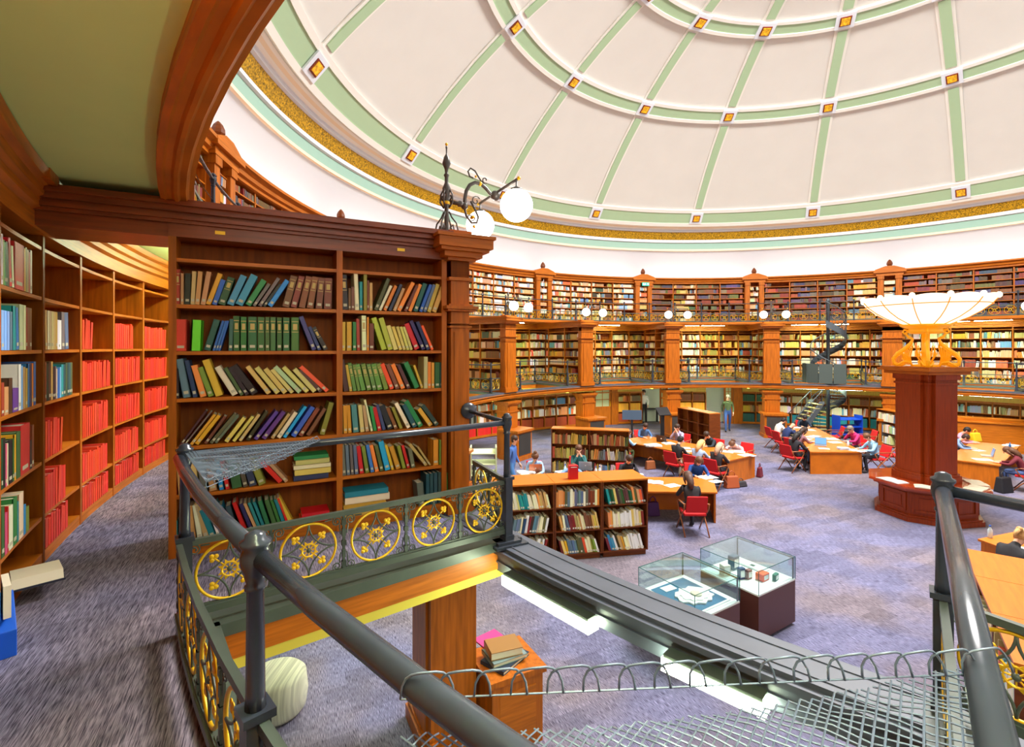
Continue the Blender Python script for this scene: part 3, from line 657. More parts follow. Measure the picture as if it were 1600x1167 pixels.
ROWS = [  # near bookcase, shelf by shelf: foot left, foot right, height, lean of the top (measured along the shelf, quarter pixels), colour
('L',0,"85 125 225 0 rust b;125 145 200 0 tan;147 182 200 5 black;183 212 215 8 beige;212 240 215 15 tan;245 275 215 30 tan;275 308 205 60 yellow;312 345 165 45 blue;347 395 180 50 dgreen b;400 445 195 70 blue2;450 500 200 80 blue2;507 550 170 85 green;556 580 150 80 gray;590 615 190 100 gray;618 640 150 85 black;642 680 175 95 sky;740 785 205 45 brown b;790 830 205 45 brown b;840 880 205 40 brown b;890 930 205 30 brown b;945 985 200 15 brown b;995 1042 200 5 brown b"),
('L',1,"90 162 205 0 crimson;185 250 200 6 lime;262 305 200 50 dteal;318 333 195 48 blue;336 350 195 48 blue;352 366 195 46 blue;415 442 205 5 dteal;445 485 225 0 vgreen b;487 530 220 0 vgreen b;535 590 220 0 vgreen b;595 635 218 0 vgreen b;640 666 218 0 vgreen b;668 707 218 0 vgreen b;710 742 215 0 vgreen b;746 790 215 0 vgreen b;795 848 215 0 vgreen b;925 955 215 -72 indigo;960 985 150 -55 navy;998 1028 145 -68 black b"),
('L',2,"95 118 190 -3 black;140 190 250 -36 slate;200 232 240 -42 navy;245 287 205 -46 peach;295 332 190 -55 olive;340 388 235 -68 yellow;440 485 185 -90 cream;490 515 180 -85 dolive;520 550 180 -90 black;560 612 185 -110 black;650 690 180 -112 straw;705 745 170 -112 straw;750 788 160 -105 straw;795 828 155 -108 straw;840 878 170 -132 mint;885 925 165 -128 straw;930 968 150 -110 straw;970 1000 145 -112 plum;1008 1044 165 -145 redor"),
('L',3,"108 130 220 130 dbrown;135 150 210 135 gray;170 198 190 120 ochre;200 232 180 115 ochre;258 285 170 100 brown;290 318 180 125 dolive;322 345 170 115 gray;380 412 150 95 straw;430 455 155 100 straw;468 495 165 100 straw;515 542 180 100 dbrown;558 590 175 115 purple;605 640 170 110 purple;665 690 155 92 tan;700 730 160 95 cream;740 765 195 115 sky;785 822 185 108 blue;830 865 175 98 brown;878 910 170 95 brown;968 1000 205 52 olive"),
('L',4,"85 102 210 0 red;112 150 200 -12 tan;160 200 190 -18 brown;205 240 190 -18 straw;250 290 195 -18 gray;300 350 190 -20 tan;360 392 190 -25 sky;400 425 190 -30 red;440 500 190 -25 vgreen;505 540 180 -35 dolive;545 590 180 -40 navy;600 650 180 -55 olive;722 760 150 -105 red;762 790 140 -96 tan"),
('L',5,"90 106 150 0 teal;120 150 200 0 dbrown;192 222 230 -20 tan;230 262 230 -28 cream;268 302 240 -48 tan;306 345 190 -55 teal;352 368 200 -52 white;380 405 220 -50 teal;410 440 200 -48 teal;445 480 190 -40 dteal;508 540 205 -60 red;548 575 190 -58 navy;580 600 190 -62 tan;602 622 190 -58 teal;627 648 190 -55 teal;652 680 190 -50 green;690 720 190 -48 vgreen;725 745 185 -48 vgreen;750 772 185 -50 teal;776 790 190 -55 red;797 822 190 -78 yellow"),
('R',0,"121 132 165 0 dbrown;137 172 225 -8 black b;173 189 140 0 brown;191 211 150 0 brown;213 240 235 -8 cream;241 259 185 0 teal;266 286 235 0 olive;287 299 195 0 brown;301 320 180 0 tan;324 350 210 75 dolive;352 372 165 66 cream;380 404 165 65 orange;412 432 175 68 navy;441 461 150 55 tan;464 490 190 85 orange;508 528 170 70 brown;532 556 180 64 orange;562 592 185 60 dteal;600 620 180 62 blue;623 645 180 60 slate;648 672 185 55 gold;676 705 180 60 gold"),
('R',1,"120 155 185 0 mustard;160 195 185 0 mustard;198 222 185 0 green;225 245 205 -5 rust;255 284 225 -3 cream b;286 297 215 0 orange;299 330 175 0 brown;375 410 205 -60 chart;415 446 205 -55 chart;450 478 155 -45 straw;482 502 150 -45 straw;505 525 150 -42 straw;528 545 150 -42 straw;549 567 150 -45 straw;574 612 165 -62 red;620 645 185 -75 navy;650 672 180 -66 navy;677 694 155 -62 redor"),
('R',2,"145 178 205 -25 dbrown;180 198 170 -25 mustard;202 225 180 -30 lgreen b;229 248 170 -30 lgreen b;252 281 170 -35 lgreen b;285 318 170 -36 lgreen b;321 347 168 -36 lgreen b;351 383 168 -38 lgreen b;390 420 168 -45 lgreen b;426 455 165 -58 redor;461 488 160 -58 brown;495 522 160 -62 orange;531 556 155 -62 plum;577 612 165 -68 green;615 630 150 -48 mustard;632 655 205 0 beige;656 675 170 0 orange;677 696 165 0 mustard;699 728 165 0 dgreen;730 746 165 0 dteal"),
('R',3,"120 140 165 0 dgreen;145 168 180 -4 mustard;171 193 180 -8 mustard;200 240 180 -14 teal2;246 272 175 -15 straw;276 301 170 -20 tan;309 323 205 -40 cream;327 347 160 -25 green;352 376 150 -30 red;381 403 165 -40 indigo;412 450 155 -50 black;453 477 140 -50 brown;486 506 140 -50 olive;530 556 165 -75 cream;566 596 150 -65 dteal;602 635 170 -88 green;664 695 115 -72 ochre;703 733 135 -88 dgreen;744 762 205 0 cream"),
('R',4,"138 160 200 -10 gray;164 184 195 -10 slate;188 208 195 -10 gray;212 235 190 -12 slate;242 268 180 -20 red;276 302 175 -25 olive;310 331 180 -30 blue;336 360 175 -34 orange;366 391 170 -35 dolive;397 430 190 -40 sky;434 453 165 -40 yellow;462 495 150 -42 mustard;502 525 150 -34 olive;530 549 150 -35 red;556 581 125 -22 gray;640 662 150 -100 tan;666 680 130 -76 tan;686 722 165 0 orange;725 750 160 0 lgreen"),
('R',5,"600 640 150 -12 gray;645 666 200 0 dteal;668 690 200 0 dteal;692 715 200 0 dteal;718 745 200 0 dteal;748 776 190 0 green")]
fx, fy, fth = frame(-1); out_d = Vector((math.cos(fth), math.sin(fth))); tan_d = Vector((-math.sin(fth), math.cos(fth))); FO = Vector((fx, fy))
RN = ['top', 'second', 'third', 'fourth', 'fifth', 'bottom']
def face_u(px, off=.255):       # distance outward along the pier face where a photo column meets it
    k = (px-800)/F; n = tan_d; y = (FO.dot(n)+off)/(k*n.x+n.y); p = Vector((k*y, y)); return (p-FO).dot(out_d), y
FACE0 = FO+tan_d*.255; RD = -out_d; INN = -tan_d
for half, r, txt in ROWS:
    base = 250 if half == 'L' else 500; hn = 'left' if half == 'L' else 'right'; toks = txt.split(';')
    for k, s in enumerate(toks):
        q = s.split(); x0, x1, ht, dx = map(float, q[:4]); p0, p1 = base+x0/3.89, base+x1/3.89
        u0, y0 = face_u(p0); u1, y1 = face_u(p1); y = (y0+y1)/2; H = math.hypot(ht*.94, dx)/3.89*y/F; ti = math.atan2(dx/3.89*y/F*1.12, ht/3.89*y/F)
        th = (u0-u1)*math.cos(ti)*.98; u = -(u1 if ti > 0 else u0)
        lean = 'leaning' if abs(ti) > .12 else 'upright'
        book((FACE0.x, FACE0.y), RD, INN, SH[r+1]+.002, u, th, min(H, .33 if abs(ti) < .3 else .36), ti, rnd.uniform(.15, .2), q[4], (lean+' ' if k < 20 else '')+f"{CN.get(q[4], q[4])} book, {ordn(k)} from left, {RN[r]} shelf, {hn} half of near bookcase", 'books in the near pier bookcase', band='b' in q[5:], sticker=rnd.random() < .85)
def lying(half, r, x0, x1, lst, lab):
    base = 250 if half == 'L' else 500; u0, y0 = face_u(base+x0/3.89); u1, _ = face_u(base+x1/3.89); z = 0
    for j, (c, th) in enumerate(lst):
        w = (u0-u1)*rnd.uniform(.9, 1); book((FACE0.x, FACE0.y), RD, INN, SH[r+1]+.002, -u0+rnd.uniform(0, .02), th, w, 0, .19, c, f"{CN.get(c, c)} book lying flat, {ordn(len(lst)-1-j)} from top {lab}", 'books in the near pier bookcase', sticker=False, lie=z); z += th+.001
lying('L', 4, 812, 1040, [('navy', .045), ('straw', .05), ('cream', .035), ('straw', .045), ('green', .03)], 'in stack, fifth shelf, left of near bookcase')
lying('L', 5, 850, 1020, [('redor', .04), ('red', .05)], 'in pair, bottom shelf, left of near bookcase')
lying('R', 5, 140, 420, [('gold', .06), ('mustard', .05), ('cream', .06), ('teal', .05)], 'in stack, bottom shelf, right of near bookcase')
# left curved wall case: cells 0..4 between uprights, each shelf filled
CA = -2.1682; CS = DL/6
def cell_books(cell, row, spec, lab, grp, u0=.03, nm='book'):
    a0, a1 = CA+cell*CS+.002, CA+(cell+1)*CS-.002; p, q = Vector(P(14.462, a0)[:2]), Vector(P(14.462, a1)[:2]); ud = (q-p).normalized(); L = (q-p).length; inn = Vector((-ud.y, ud.x))
    if inn.dot(p-Vector((CX, CY))) < 0: inn = -inn
    u = u0
    for k, (c, th, ht, ti) in enumerate(spec):
        w = th/math.cos(ti)+(abs(math.sin(ti))*0); 
        if u+w > L-.02: break
        uu = u+w if ti > 0 else u
        book((p.x, p.y), ud, inn, MID_Z[row]+.002, uu, th, ht, ti, rnd.uniform(.17, .22), c, f"{CN.get(c, c)} {lab[0]}, {ordn(k)} from left {lab[1]}", grp, sticker=c != 'crimson' and rnd.random() < .7, nm=nm); u += w+(.005 if c == 'crimson' else .0015)
CL = ['first', 'second', 'third', 'fourth', 'fifth']; RW = ['empty', 'top', 'second', 'third', 'fourth', 'fifth', 'bottom']
MIX = {(0, 1): "white .03 .3 0;lgreen .025 .27 0;green .02 .26 0;dgreen .03 .27 0;black .035 .27 0;red .05 .3 -.12;cream .04 .26 -.08;red .2 .3 0;ochre .03 .29 0;olive .03 .3 0;tan .035 .29 0;rust .04 .28 0;cream .04 .3 0",
 (0, 2): "lblue .05 .24 0;lblue .05 .24 0;lblue .05 .24 0;slate .05 .24 0;teal .07 .28 0;blue .06 .27 -.1;mint .09 .3 0;cream .05 .3 0;rust .03 .29 0;brown .05 .29 0;brown .05 .29 0",
 (0, 3): "rust .05 .2 0;tan .08 .17 0;dbrown .07 .22 0;purple .12 .15 0;white .05 .3 0;lblue .04 .29 0;tan .05 .28 0;gold .05 .27 0;blue .04 .3 0;navy .05 .3 0;orange .04 .3 0;blue .06 .31 0",
 (0, 4): "dgreen .03 .3 0;black .04 .3 0;pink .03 .26 0;cream .02 .26 0;black .08 .27 0;vgreen .03 .27 0;ochre .035 .29 0;vgreen .09 .3 0;red .2 .33 0;black .05 .2 0;brown .05 .3 0",
 (0, 5): "vgreen .06 .3 0;pink .05 .25 0;red .02 .28 0;cream .08 .27 0;green .08 .3 0;teal .03 .26 0;cream .1 .3 0;sky .05 .2 0;olive .07 .17 0",
 (1, 1): "", (1, 2): "tan .05 .3 -.06;cream .04 .3 0;beige .045 .3 0;beige .045 .3 0;beige .045 .3 0;gold .04 .3 0;white .03 .24 0;white .03 .24 0;white .03 .24 0;gray .09 .31 0;slate .1 .31 -.05",
 (1, 3): "rust .02 .3 0;black .05 .29 0;dbrown .05 .3 0;tan .04 .3 0;black .05 .25 0;gray .03 .26 0;cream .02 .24 0;blue .06 .24 0;lblue .03 .25 0;teal .06 .27 0;dteal .05 .27 0;dolive .045 .28 0;dteal .045 .28 0;dteal .045 .28 0;dolive .045 .28 0"}
for cell in range(5):
    for row in range(1, 7):
        lab = ('book', f'on {RW[row]} row, {CL[cell]} column of left wall bookcase')
        if (cell, row) in MIX:
            sp = [(q.split()[0],)+tuple(map(float, q.split()[1:])) for q in MIX[(cell, row)].split(';') if q]
            cell_books(cell, row, sp, lab, 'mixed books in the left wall bookcase'); continue
        if cell == 0: continue
        n = {(1, 4): 7, (1, 5): 8, (1, 6): 9, (2, 1): 0, (2, 2): 5, (3, 1): 0, (3, 2): 9, (4, 1): 0, (4, 2): 12}.get((cell, row), 13)
        sp = []; h = rnd.uniform(.25, .29) if row < 6 else .215
        for k in range(n):
            ti = 0
            if k > n-5 and rnd.random() < .35: ti = .1
            sp.append(('crimson', rnd.uniform(.04, .065), h+rnd.uniform(-.014, .014), ti))
        cell_books(cell, row, sp, ('bound volume', lab[1]), 'bright red bound volumes on the left wall', nm='bound_volume')
# the books lying open and the blue magazine files at the very left
oP = Vector(P(14.38, CA+.004)[:2])
t = thing('open_book', 'large dark book lying open on the walkway edge at the far left', 'book', (-3.13, 3.22, GAL+.105), -.75); t.scale = (.8, .8, 1)
b = MB(); b.hexa([(-.22,-.16,0),(.22,-.16,0),(.22,.16,0),(-.22,.16,0),(-.22,-.16,.012),(.22,-.16,.012),(.22,.16,.012),(-.22,.16,.012)]); b.build('cover', mat('dark_blue_cover', (34, 36, 56), .5), t)
b = MB(); b.hexa([(-.21,-.15,.012),(.21,-.15,.012),(.21,.15,.012),(-.21,.15,.012),(-.19,-.15,.035),(.16,-.15,.06),(.16,.15,.06),(-.19,.15,.035)]); b.build('pages', paper, t)
blue_file = mat('blue_plastic_file', (20, 84, 190), .45)
for j, (X, Y) in enumerate(((-2.655, 2.44), (-2.71, 2.60))):
    t = thing('magazine_file', 'bright blue magazine file at bottom left, '+('nearer one' if j == 0 else 'farther one'), 'magazine file', (X-.03, Y, GAL), .85)
    b = MB(); b.hexa([(-.07,-.12,0),(.07,-.12,0),(.07,.12,0),(-.07,.12,0),(-.07,-.12,.14),(.07,-.12,.14),(.07,.12,.27),(-.07,.12,.27)]); b.build('box', blue_file, t, bevel=.004)
    for c in range(3): b = MB(); b.box(-.06+c*.04, -.03+c*.04, -.1, .11, .2, .33+.02*c); b.build('magazine', [paper_w, mat('blue_cover', (60, 130, 210), .5), paper][c], t)
# ---- uncountable shelves of books farther off: one object for each tier
class Heap:
    def __init__(s): s.v = []; s.c = []; s.t = []
    def add(s, o, ud, inn, z, u, w, d, h, col, ti=0, top=None):
        sh = math.tan(ti)*h if ti else 0
        for dz in (0, 1):
            for (a, e) in ((0, 0), (1, 0), (1, 1), (0, 1)):
                uu = u+a*w+(sh if dz else 0); s.v.append((o[0]+ud[0]*uu+inn[0]*d*e, o[1]+ud[1]*uu+inn[1]*d*e, z+h*dz))
        s.c.append((*srgb(col), 1)); s.t.append((*srgb(top or col), 1))
    def build(s, name, lab):
        n = len(s.c); me = bpy.data.meshes.new(name); F6 = ((0,1,5,4),(1,2,6,5),(3,0,4,7),(4,5,6,7),(2,3,7,6)); fs = [[8*i+k for k in f] for i in range(n) for f in F6]
        me.from_pydata(s.v, [], fs); ca = me.color_attributes.new('tint', 'FLOAT_COLOR', 'CORNER')
        A_ = np.repeat(np.array(s.c, dtype=np.float32)[:, None, :], 20, axis=1); A_[:, 12:16] = np.array(s.t, dtype=np.float32)[:, None, :]; ca.data.foreach_set('color', A_.ravel()); me.materials.append(tint_m); me.update()
        o = bpy.data.objects.new(name, me); COL.objects.link(o); tag(o, lab, 'books', None, 'stuff'); return o
def palpick(kind):
    r = rnd.random()
    g = {'light': ['cream','white','tan','straw','beige','lblue','cream','white','orange','cream','brown','white','white','peach','mint','tan','cream','blue2','redor'],
         'dark': ['dbrown','plum','navy','gray','rust','brown','dbrown','maroon','indigo','dolive'],
         'mixed': ['cream','slate','rust','olive','straw','white','brown','dgreen','tan','cream','ochre','black','straw','mustard','tan','white','gray','blue2'],
         'warm': ['mustard','gold','straw','olive','brown','rust','tan','dolive','ochre']}[kind]
    c = PAL[rnd.choice(g)]; m_ = (150, 110, 66) if kind != 'light' else (206, 186, 150); return tuple(max(0, min(255, v*.72+w_*.28+rnd.uniform(-14, 14))) for v, w_ in zip(c, m_))
def fill(h, o, ud, inn, z, L, H, kind, dens=.93, mono=.25, tmax=.045, dep=.2):
    u = .01; run = 0; col = None
    if rnd.random() > dens+.05: L *= rnd.uniform(.1, .6)
    hh = H*rnd.uniform(.6, .78)
    while u < L-.03:
        if run <= 0:
            run = rnd.randint(6, 18) if rnd.random() < mono else rnd.randint(1, 3); col = palpick(kind); hh = H*rnd.uniform(.54, .74); ti = rnd.choice((0, 0, 0, .12, -.12)) if run < 4 else 0
        w = rnd.uniform(.018, tmax); hv = hh*rnd.uniform(.95, 1.03)
        if rnd.random() < 1-dens*.03 or True: h.add(o, ud, inn, z+.002, u+(.02 if ti < 0 else 0), w*.95, dep, hv, tuple(max(0, min(255, v+rnd.uniform(-8, 8))) for v in col), ti)
        u += w+(.012 if ti else 0); run -= 1
        if rnd.random() < .012: u += rnd.uniform(.05, .2)
def arc_fill(h, a0, a1, n, r0, zs, ztop, kind, skiprow=0, **kw):
    da = (a1-a0)/n
    for c in range(n):
        p, q = Vector(P(r0+.03, a0+c*da+.002)[:2]), Vector(P(r0+.03, a0+(c+1)*da-.002)[:2]); ud = (q-p).normalized(); inn = Vector((-ud.y, ud.x)); inn = inn if inn.dot(p-Vector((CX, CY))) > 0 else -inn
        kk = kind(c) if callable(kind) else kind
        for j, z in enumerate(zs):
            H = (zs[j-1] if j else ztop)-z
            if j < skiprow: continue
            fill(h, p, ud, inn, z, (q-p).length, H, kk, **kw)
hm = Heap()
for i in range(-1, 8):
    a0 = cang(i)+.015; s = 5-0 if i == -1 else 0
    kd = {2: 'warm', 3: 'mixed', 4: 'warm'}.get(i, 'light'); ko = [kd, 'mixed', 'light', 'warm'] if i < 5 else ['light', 'light', 'mixed']
    if i == -1: a0s = CA+5*CS; arc_fill(hm, a0s, cang(0)+.015, 2, 14.45, MID_Z[1:], MID_Z[0], 'mixed')
    else: arc_fill(hm, a0, a0+DL, 6, 14.45, MID_Z[1:], MID_Z[0], lambda c: rnd.choice(ko), mono=.12)
    x, y, th = frame(i)                                  # the pier bookcases on both sides
    if i >= 1:
        o_ = Vector((math.cos(th), math.sin(th))); tn = Vector((-math.sin(th), math.cos(th))); c0 = Vector((x, y))
        for sg in (-1, 1):
            for xa, xb in ((.15, 1.07), (1.12, 2.29)):
                for r in range(6):
                    p = c0+o_*xa+tn*(sg*.25); fill(hm, p, o_, -tn*sg, SH[r+1], xb-xa, .35, rnd.choice(['warm', 'mixed', 'mixed']), dens=.8)
hm.build('gallery_books', 'many small books filling the distant first gallery shelves')
ht_ = Heap()
for i in range(-2, 8):
    arc_fill(ht_, cang(i)+.033, cang(i+1)-.033, 4, 14.42, TOP_Z, 7.24, (lambda c: rnd.choice(['dark', 'dark', 'mixed', 'dark'])) if i >= 4 or i < 1 else (lambda c: rnd.choice(['light', 'light', 'mixed'])), mono=.55 if i >= 4 else .12, dep=.2)
    for r, z in enumerate((.4, .75, 1.1, 1.4, 1.7)):
        a = cang(i); p = Vector(P(14.36, a-.0145)[:2]); q = Vector(P(14.36, a+.0145)[:2]); ud = (q-p).normalized(); inn = Vector((-ud.y, ud.x)); inn = inn if inn.dot(p-Vector((CX, CY))) > 0 else -inn
        if i > -2: fill(ht_, p, ud, inn, TOPD+z, (q-p).length, .3, 'light', dens=1.2)
ht_.build('top_gallery_books', 'many small books filling the distant top gallery shelves')
hg = Heap()
def gcase(px0, px1, n, lab, kinds, H=1.64):
    a0, a1 = ang_at(px0, 14.45), ang_at(px1, 14.45); ground_case(a0, a1, n, lab)
    for j, k in enumerate(kinds):
        if k: 
            zt = GZ[j-1] if j else H
            da = (a1-a0)/n
            for c in range(n):
                p, q = Vector(P(14.48, a0+c*da+.002)[:2]), Vector(P(14.48, a0+(c+1)*da-.002)[:2]); ud = (q-p).normalized(); inn = Vector((-ud.y, ud.x)); inn = inn if inn.dot(p-Vector((CX, CY))) > 0 else -inn
                if k[0] == '=':
                    col = PAL[k[1:]]; u = .01
                    while u < (q-p).length-.06: w = rnd.uniform(.04, .055); hg.add(p, ud, inn, GZ[j]+.002, u, w*.93, .22, (zt-GZ[j])*.8, tuple(max(0, min(255, v+rnd.uniform(-8, 8))) for v in col)); u += w
                else: fill(hg, p, ud, inn, GZ[j], (q-p).length, zt-GZ[j], k)
gcase(700, 792, 4, 'low curved bookcase on the ground floor behind the railing post', [None, 'light', 'mixed', '=red'])
gcase(797, 925, 7, 'ground floor curved bookcase left of the glazed door', [None, 'mixed', 'light', '=rust'])
gcase(966, 1003, 2, 'narrow ground floor bookcase with magazine boxes', [None, 'warm', '=ochre', '=rust'])
gcase(1062, 1103, 2, 'ground floor bookcase with brown volumes left of the doorway', [None, '=brown', '=ochre', '=rust'])
gcase(1160, 1203, 2, 'ground floor bookcase of dark volumes by the column', [None, '=dgreen', 'warm', '=dteal'])
gcase(1209, 1392, 6, 'ground floor curved bookcase behind the spiral stair', [None, 'mixed', 'light', '=teal'])
gcase(1398, 1640, 6, 'ground floor curved bookcase behind the central lamp', [None, 'light', 'mixed', '=brown'])
# frieze above the ground cases, wall panels, glazed doors, doorways
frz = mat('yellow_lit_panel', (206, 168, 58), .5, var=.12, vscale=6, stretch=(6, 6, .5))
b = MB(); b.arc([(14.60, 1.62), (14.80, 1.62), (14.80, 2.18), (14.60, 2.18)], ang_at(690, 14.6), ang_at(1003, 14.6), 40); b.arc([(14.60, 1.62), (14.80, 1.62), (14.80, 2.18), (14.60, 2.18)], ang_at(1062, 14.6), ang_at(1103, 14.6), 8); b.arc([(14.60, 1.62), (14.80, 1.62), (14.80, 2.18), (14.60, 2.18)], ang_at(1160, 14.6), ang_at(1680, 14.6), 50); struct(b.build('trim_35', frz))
b = MB(); b.arc([(14.47, 0), (14.8, 0), (14.8, 2.18), (14.47, 2.18)], ang_at(955, 14.5), ang_at(965, 14.5), 2); b.arc([(14.47, 0), (14.8, 0), (14.8, 2.18), (14.47, 2.18)], ang_at(1146, 14.5), ang_at(1159, 14.5), 2)
b.arc([(14.44, 1.62), (14.5, 1.62), (14.5, 1.67), (14.44, 1.67)], ang_at(690, 14.6), ang_at(1003, 14.6), 40); b.arc([(14.44, 1.62), (14.5, 1.62), (14.5, 1.67), (14.44, 1.67)], ang_at(1160, 14.6), ang_at(1680, 14.6), 50); struct(b.build('trim_36', wood))
pane = mat('frosted_door_glass', (190, 196, 150), .35)
def gdoor(n, px0, px1, R, rows, open_=0):
    a0, a1 = ang_at(px0, R), ang_at(px1, R); p, q = Vector(P(R, a0)), Vector(P(R, a1)); d = (q-p).normalized(); L = (q-p).length
    r = bpy.data.objects.new(f'door_{n}', None); COL.objects.link(r); r.location = p; r.rotation_euler = (0, 0, math.atan2(d.y, d.x)+open_); r['kind'] = 'structure'
    b = MB(); b.box(0, .09, -.03, .03, 0, 2.15); b.box(L-.09, L, -.03, .03, 0, 2.15); b.box(.09, L-.09, -.03, .03, 0, .95); b.box(.09, L-.09, -.03, .03, 2.0, 2.15)
    for k in range(1, rows): z = .95+k*1.05/rows; b.box(.09, L-.09, -.015, .015, z-.015, z+.015)
    b.box(L/2-.015, L/2+.015, -.015, .015, .95, 2.0); b.build('door_frame', wood, r)
    b = MB(); b.box(.09, L-.09, -.006, .006, .95, 2.0); b.build('pane', pane, r)
    b = MB(); b.box(L-.07, L-.04, -.06, -.03, .95, 1.2); b.build('door_handle', gold, r)
gdoor(1, 928, 954, 14.5, 3); gdoor(2, 1131, 1145, 14.5, 3); gdoor(3, 1031, 1044, 14.5, 3, -.9)
b = MB(); b.arc([(15.2, .0), (15.25, 0), (15.25, 2.18), (15.2, 2.18)], ang_at(1003, 15.2), ang_at(1063, 15.2), 6); b.arc([(15.2, 0), (15.25, 0), (15.25, 2.18), (15.2, 2.18)], ang_at(1100, 15.2), ang_at(1150, 15.2), 6); struct(b.build('wall_hall', mat('pale_hall_wall', (222, 232, 216), .8)))
def hall_bench(px, lab):
    x, y, _ = P(15.0, ang_at(px, 15.0)); t = thing('hall_table', lab, 'table', (x, y, 0), .1)
    b = MB(); b.box(-.35, .35, -.12, .12, .68, .72); b.build('tabletop', black, t)
    for s in (-.3, .3): b = MB(); b.box(s-.02, s+.02, -.1, .1, 0, .68); b.build('leg', black, t)
hall_bench(1018, 'dark table inside the pale hall seen through the doorway')
# exit signs
sgn_g = mat('exit_sign_green', (20, 170, 140), .4, emit=.8); sgn_w = mat('exit_sign_white', (250, 255, 250), .4, emit=1.2)
def exit_sign(px, R, z, w, lab):
    a = ang_at(px, R); t = thing('exit_sign', lab, 'sign', P(R, a, z), -a)
    b = MB(); b.box(-w/2, w/2, 0, .04, -w*.22, w*.22); b.build('sign_box', sgn_g, t)
    b = MB(); b.ball((-.01, -.006, w*.12), w*.04, 8, 6); b.tube([(-.01, -.006, w*.08), (-.03, -.006, -.02), (-.08, -.006, -w*.14)], w*.025, 5); b.tube([(-.03, -.006, -.02), (.02, -.006, -w*.06), (.01, -.006, -w*.15)], w*.025, 5)
    b.box(-w*.38, -w*.2, -.01, 0, -w*.14, w*.14); b.box(w*.2, w*.38, -.01, 0, -w*.1, w*.1); b.build('running_figure', sgn_w, t)
exit_sign(1009, 14.2, 7.18, .38, 'green exit sign on the top gallery cornice below a finial'); exit_sign(1013, 13.6, 4.62, .24, 'small green exit sign on the first gallery by the tall column')
# ================================================================== SPIRAL STAIR
sx, sy = 14.15, 21.9
st_m = mat('stair_grey_paint', (84, 92, 98), .4, metal=.3); st_t = mat('stair_tread', (190, 180, 120), .6)
t = thing('spiral_staircase', 'dark grey iron spiral staircase rising to both galleries against the far wall', 'staircase', (sx, sy, 0))
b = MB(); b.lathe([(.07, 0), (.07, 6.0), (.09, 6.02), (.05, 6.1), (.01, 6.15)], (0, 0), 12); b.build('centre_pole', st_m, t)
nst = 34; a_s = -2.6
for k in range(nst):
    z = .15+k*4.9/nst; a = a_s-k*.36; da = .34; r = .68
    b = MB(); v = [(.06*math.cos(a), .06*math.sin(a)), (r*math.cos(a), r*math.sin(a)), (r*math.cos(a-da), r*math.sin(a-da)), (.06*math.cos(a-da), .06*math.sin(a-da))]
    b.prism(v[::-1], z-.03, z); b.build('tread', st_m if k > 8 else st_t, t)
hx = [(.68*math.cos(a_s-k*.09), .68*math.sin(a_s-k*.09), .15+k*4.9/nst/4) for k in range(nst*4+1)]
b = MB(); b.tube([(p[0], p[1], p[2]+.9) for p in hx], .022, 6); b.tube([(p[0], p[1], p[2]+.5) for p in hx], .009, 4); b.build('handrail', st_m, t)
b = MB(); n_ = len(hx)
b.add([(p[0], p[1], p[2]-.2+(.3 if j else 0)) for p in hx for j in (0, 1)], [(2*j, 2*j+2, 2*j+3, 2*j+1) for j in range(n_-1)]); b.build('outer_string', st_m, t)
b = MB()
for k in range(0, n_, 2): b.tube([(hx[k][0], hx[k][1], hx[k][2]), (hx[k][0], hx[k][1], hx[k][2]+.9)], .008, 4)
b.build('balusters', st_m, t)
fl = [Vector((-1.75, -.25, 0)), Vector((-.75, -.35, 1.55))]
for k in range(9):
    q = fl[0].lerp(fl[1], (k+.5)/9); b = MB(); b.cbox(q, (.2, .75, .03)); b.build('tread', st_t, t)
for s in (-.38, .38):
    b = MB(); b.hexa([(-1.9, s-.32, 0), (-1.6, s-.32, 0), (-1.6, s-.29, 0), (-1.9, s-.29, 0), (-.8, s-.32, 1.5), (-.6, s-.32, 1.5), (-.6, s-.29, 1.6), (-.8, s-.29, 1.6)]); b.build('string_board', st_m, t)
    b = MB(); b.tube([(-1.85, s-.3, .85), (-.65, s-.3, 2.1)], .02, 6)
    for k in range(6): b.tube([(-1.8+k*.22, s-.3, .1+k*.27), (-1.8+k*.22, s-.3, .9+k*.23)], .009, 4)
    b.build('stair_railing', st_m, t)
b = MB()
for k in range(5): a = 2.4+k*.55; b.cbox((.95*math.cos(a), .95*math.sin(a), 2.8), (.03, .5, .85), Matrix.Rotation(a, 3, 'Z'))
b.build('landing_screen', mat('screen_grey_green', (72, 84, 80), .8), t)
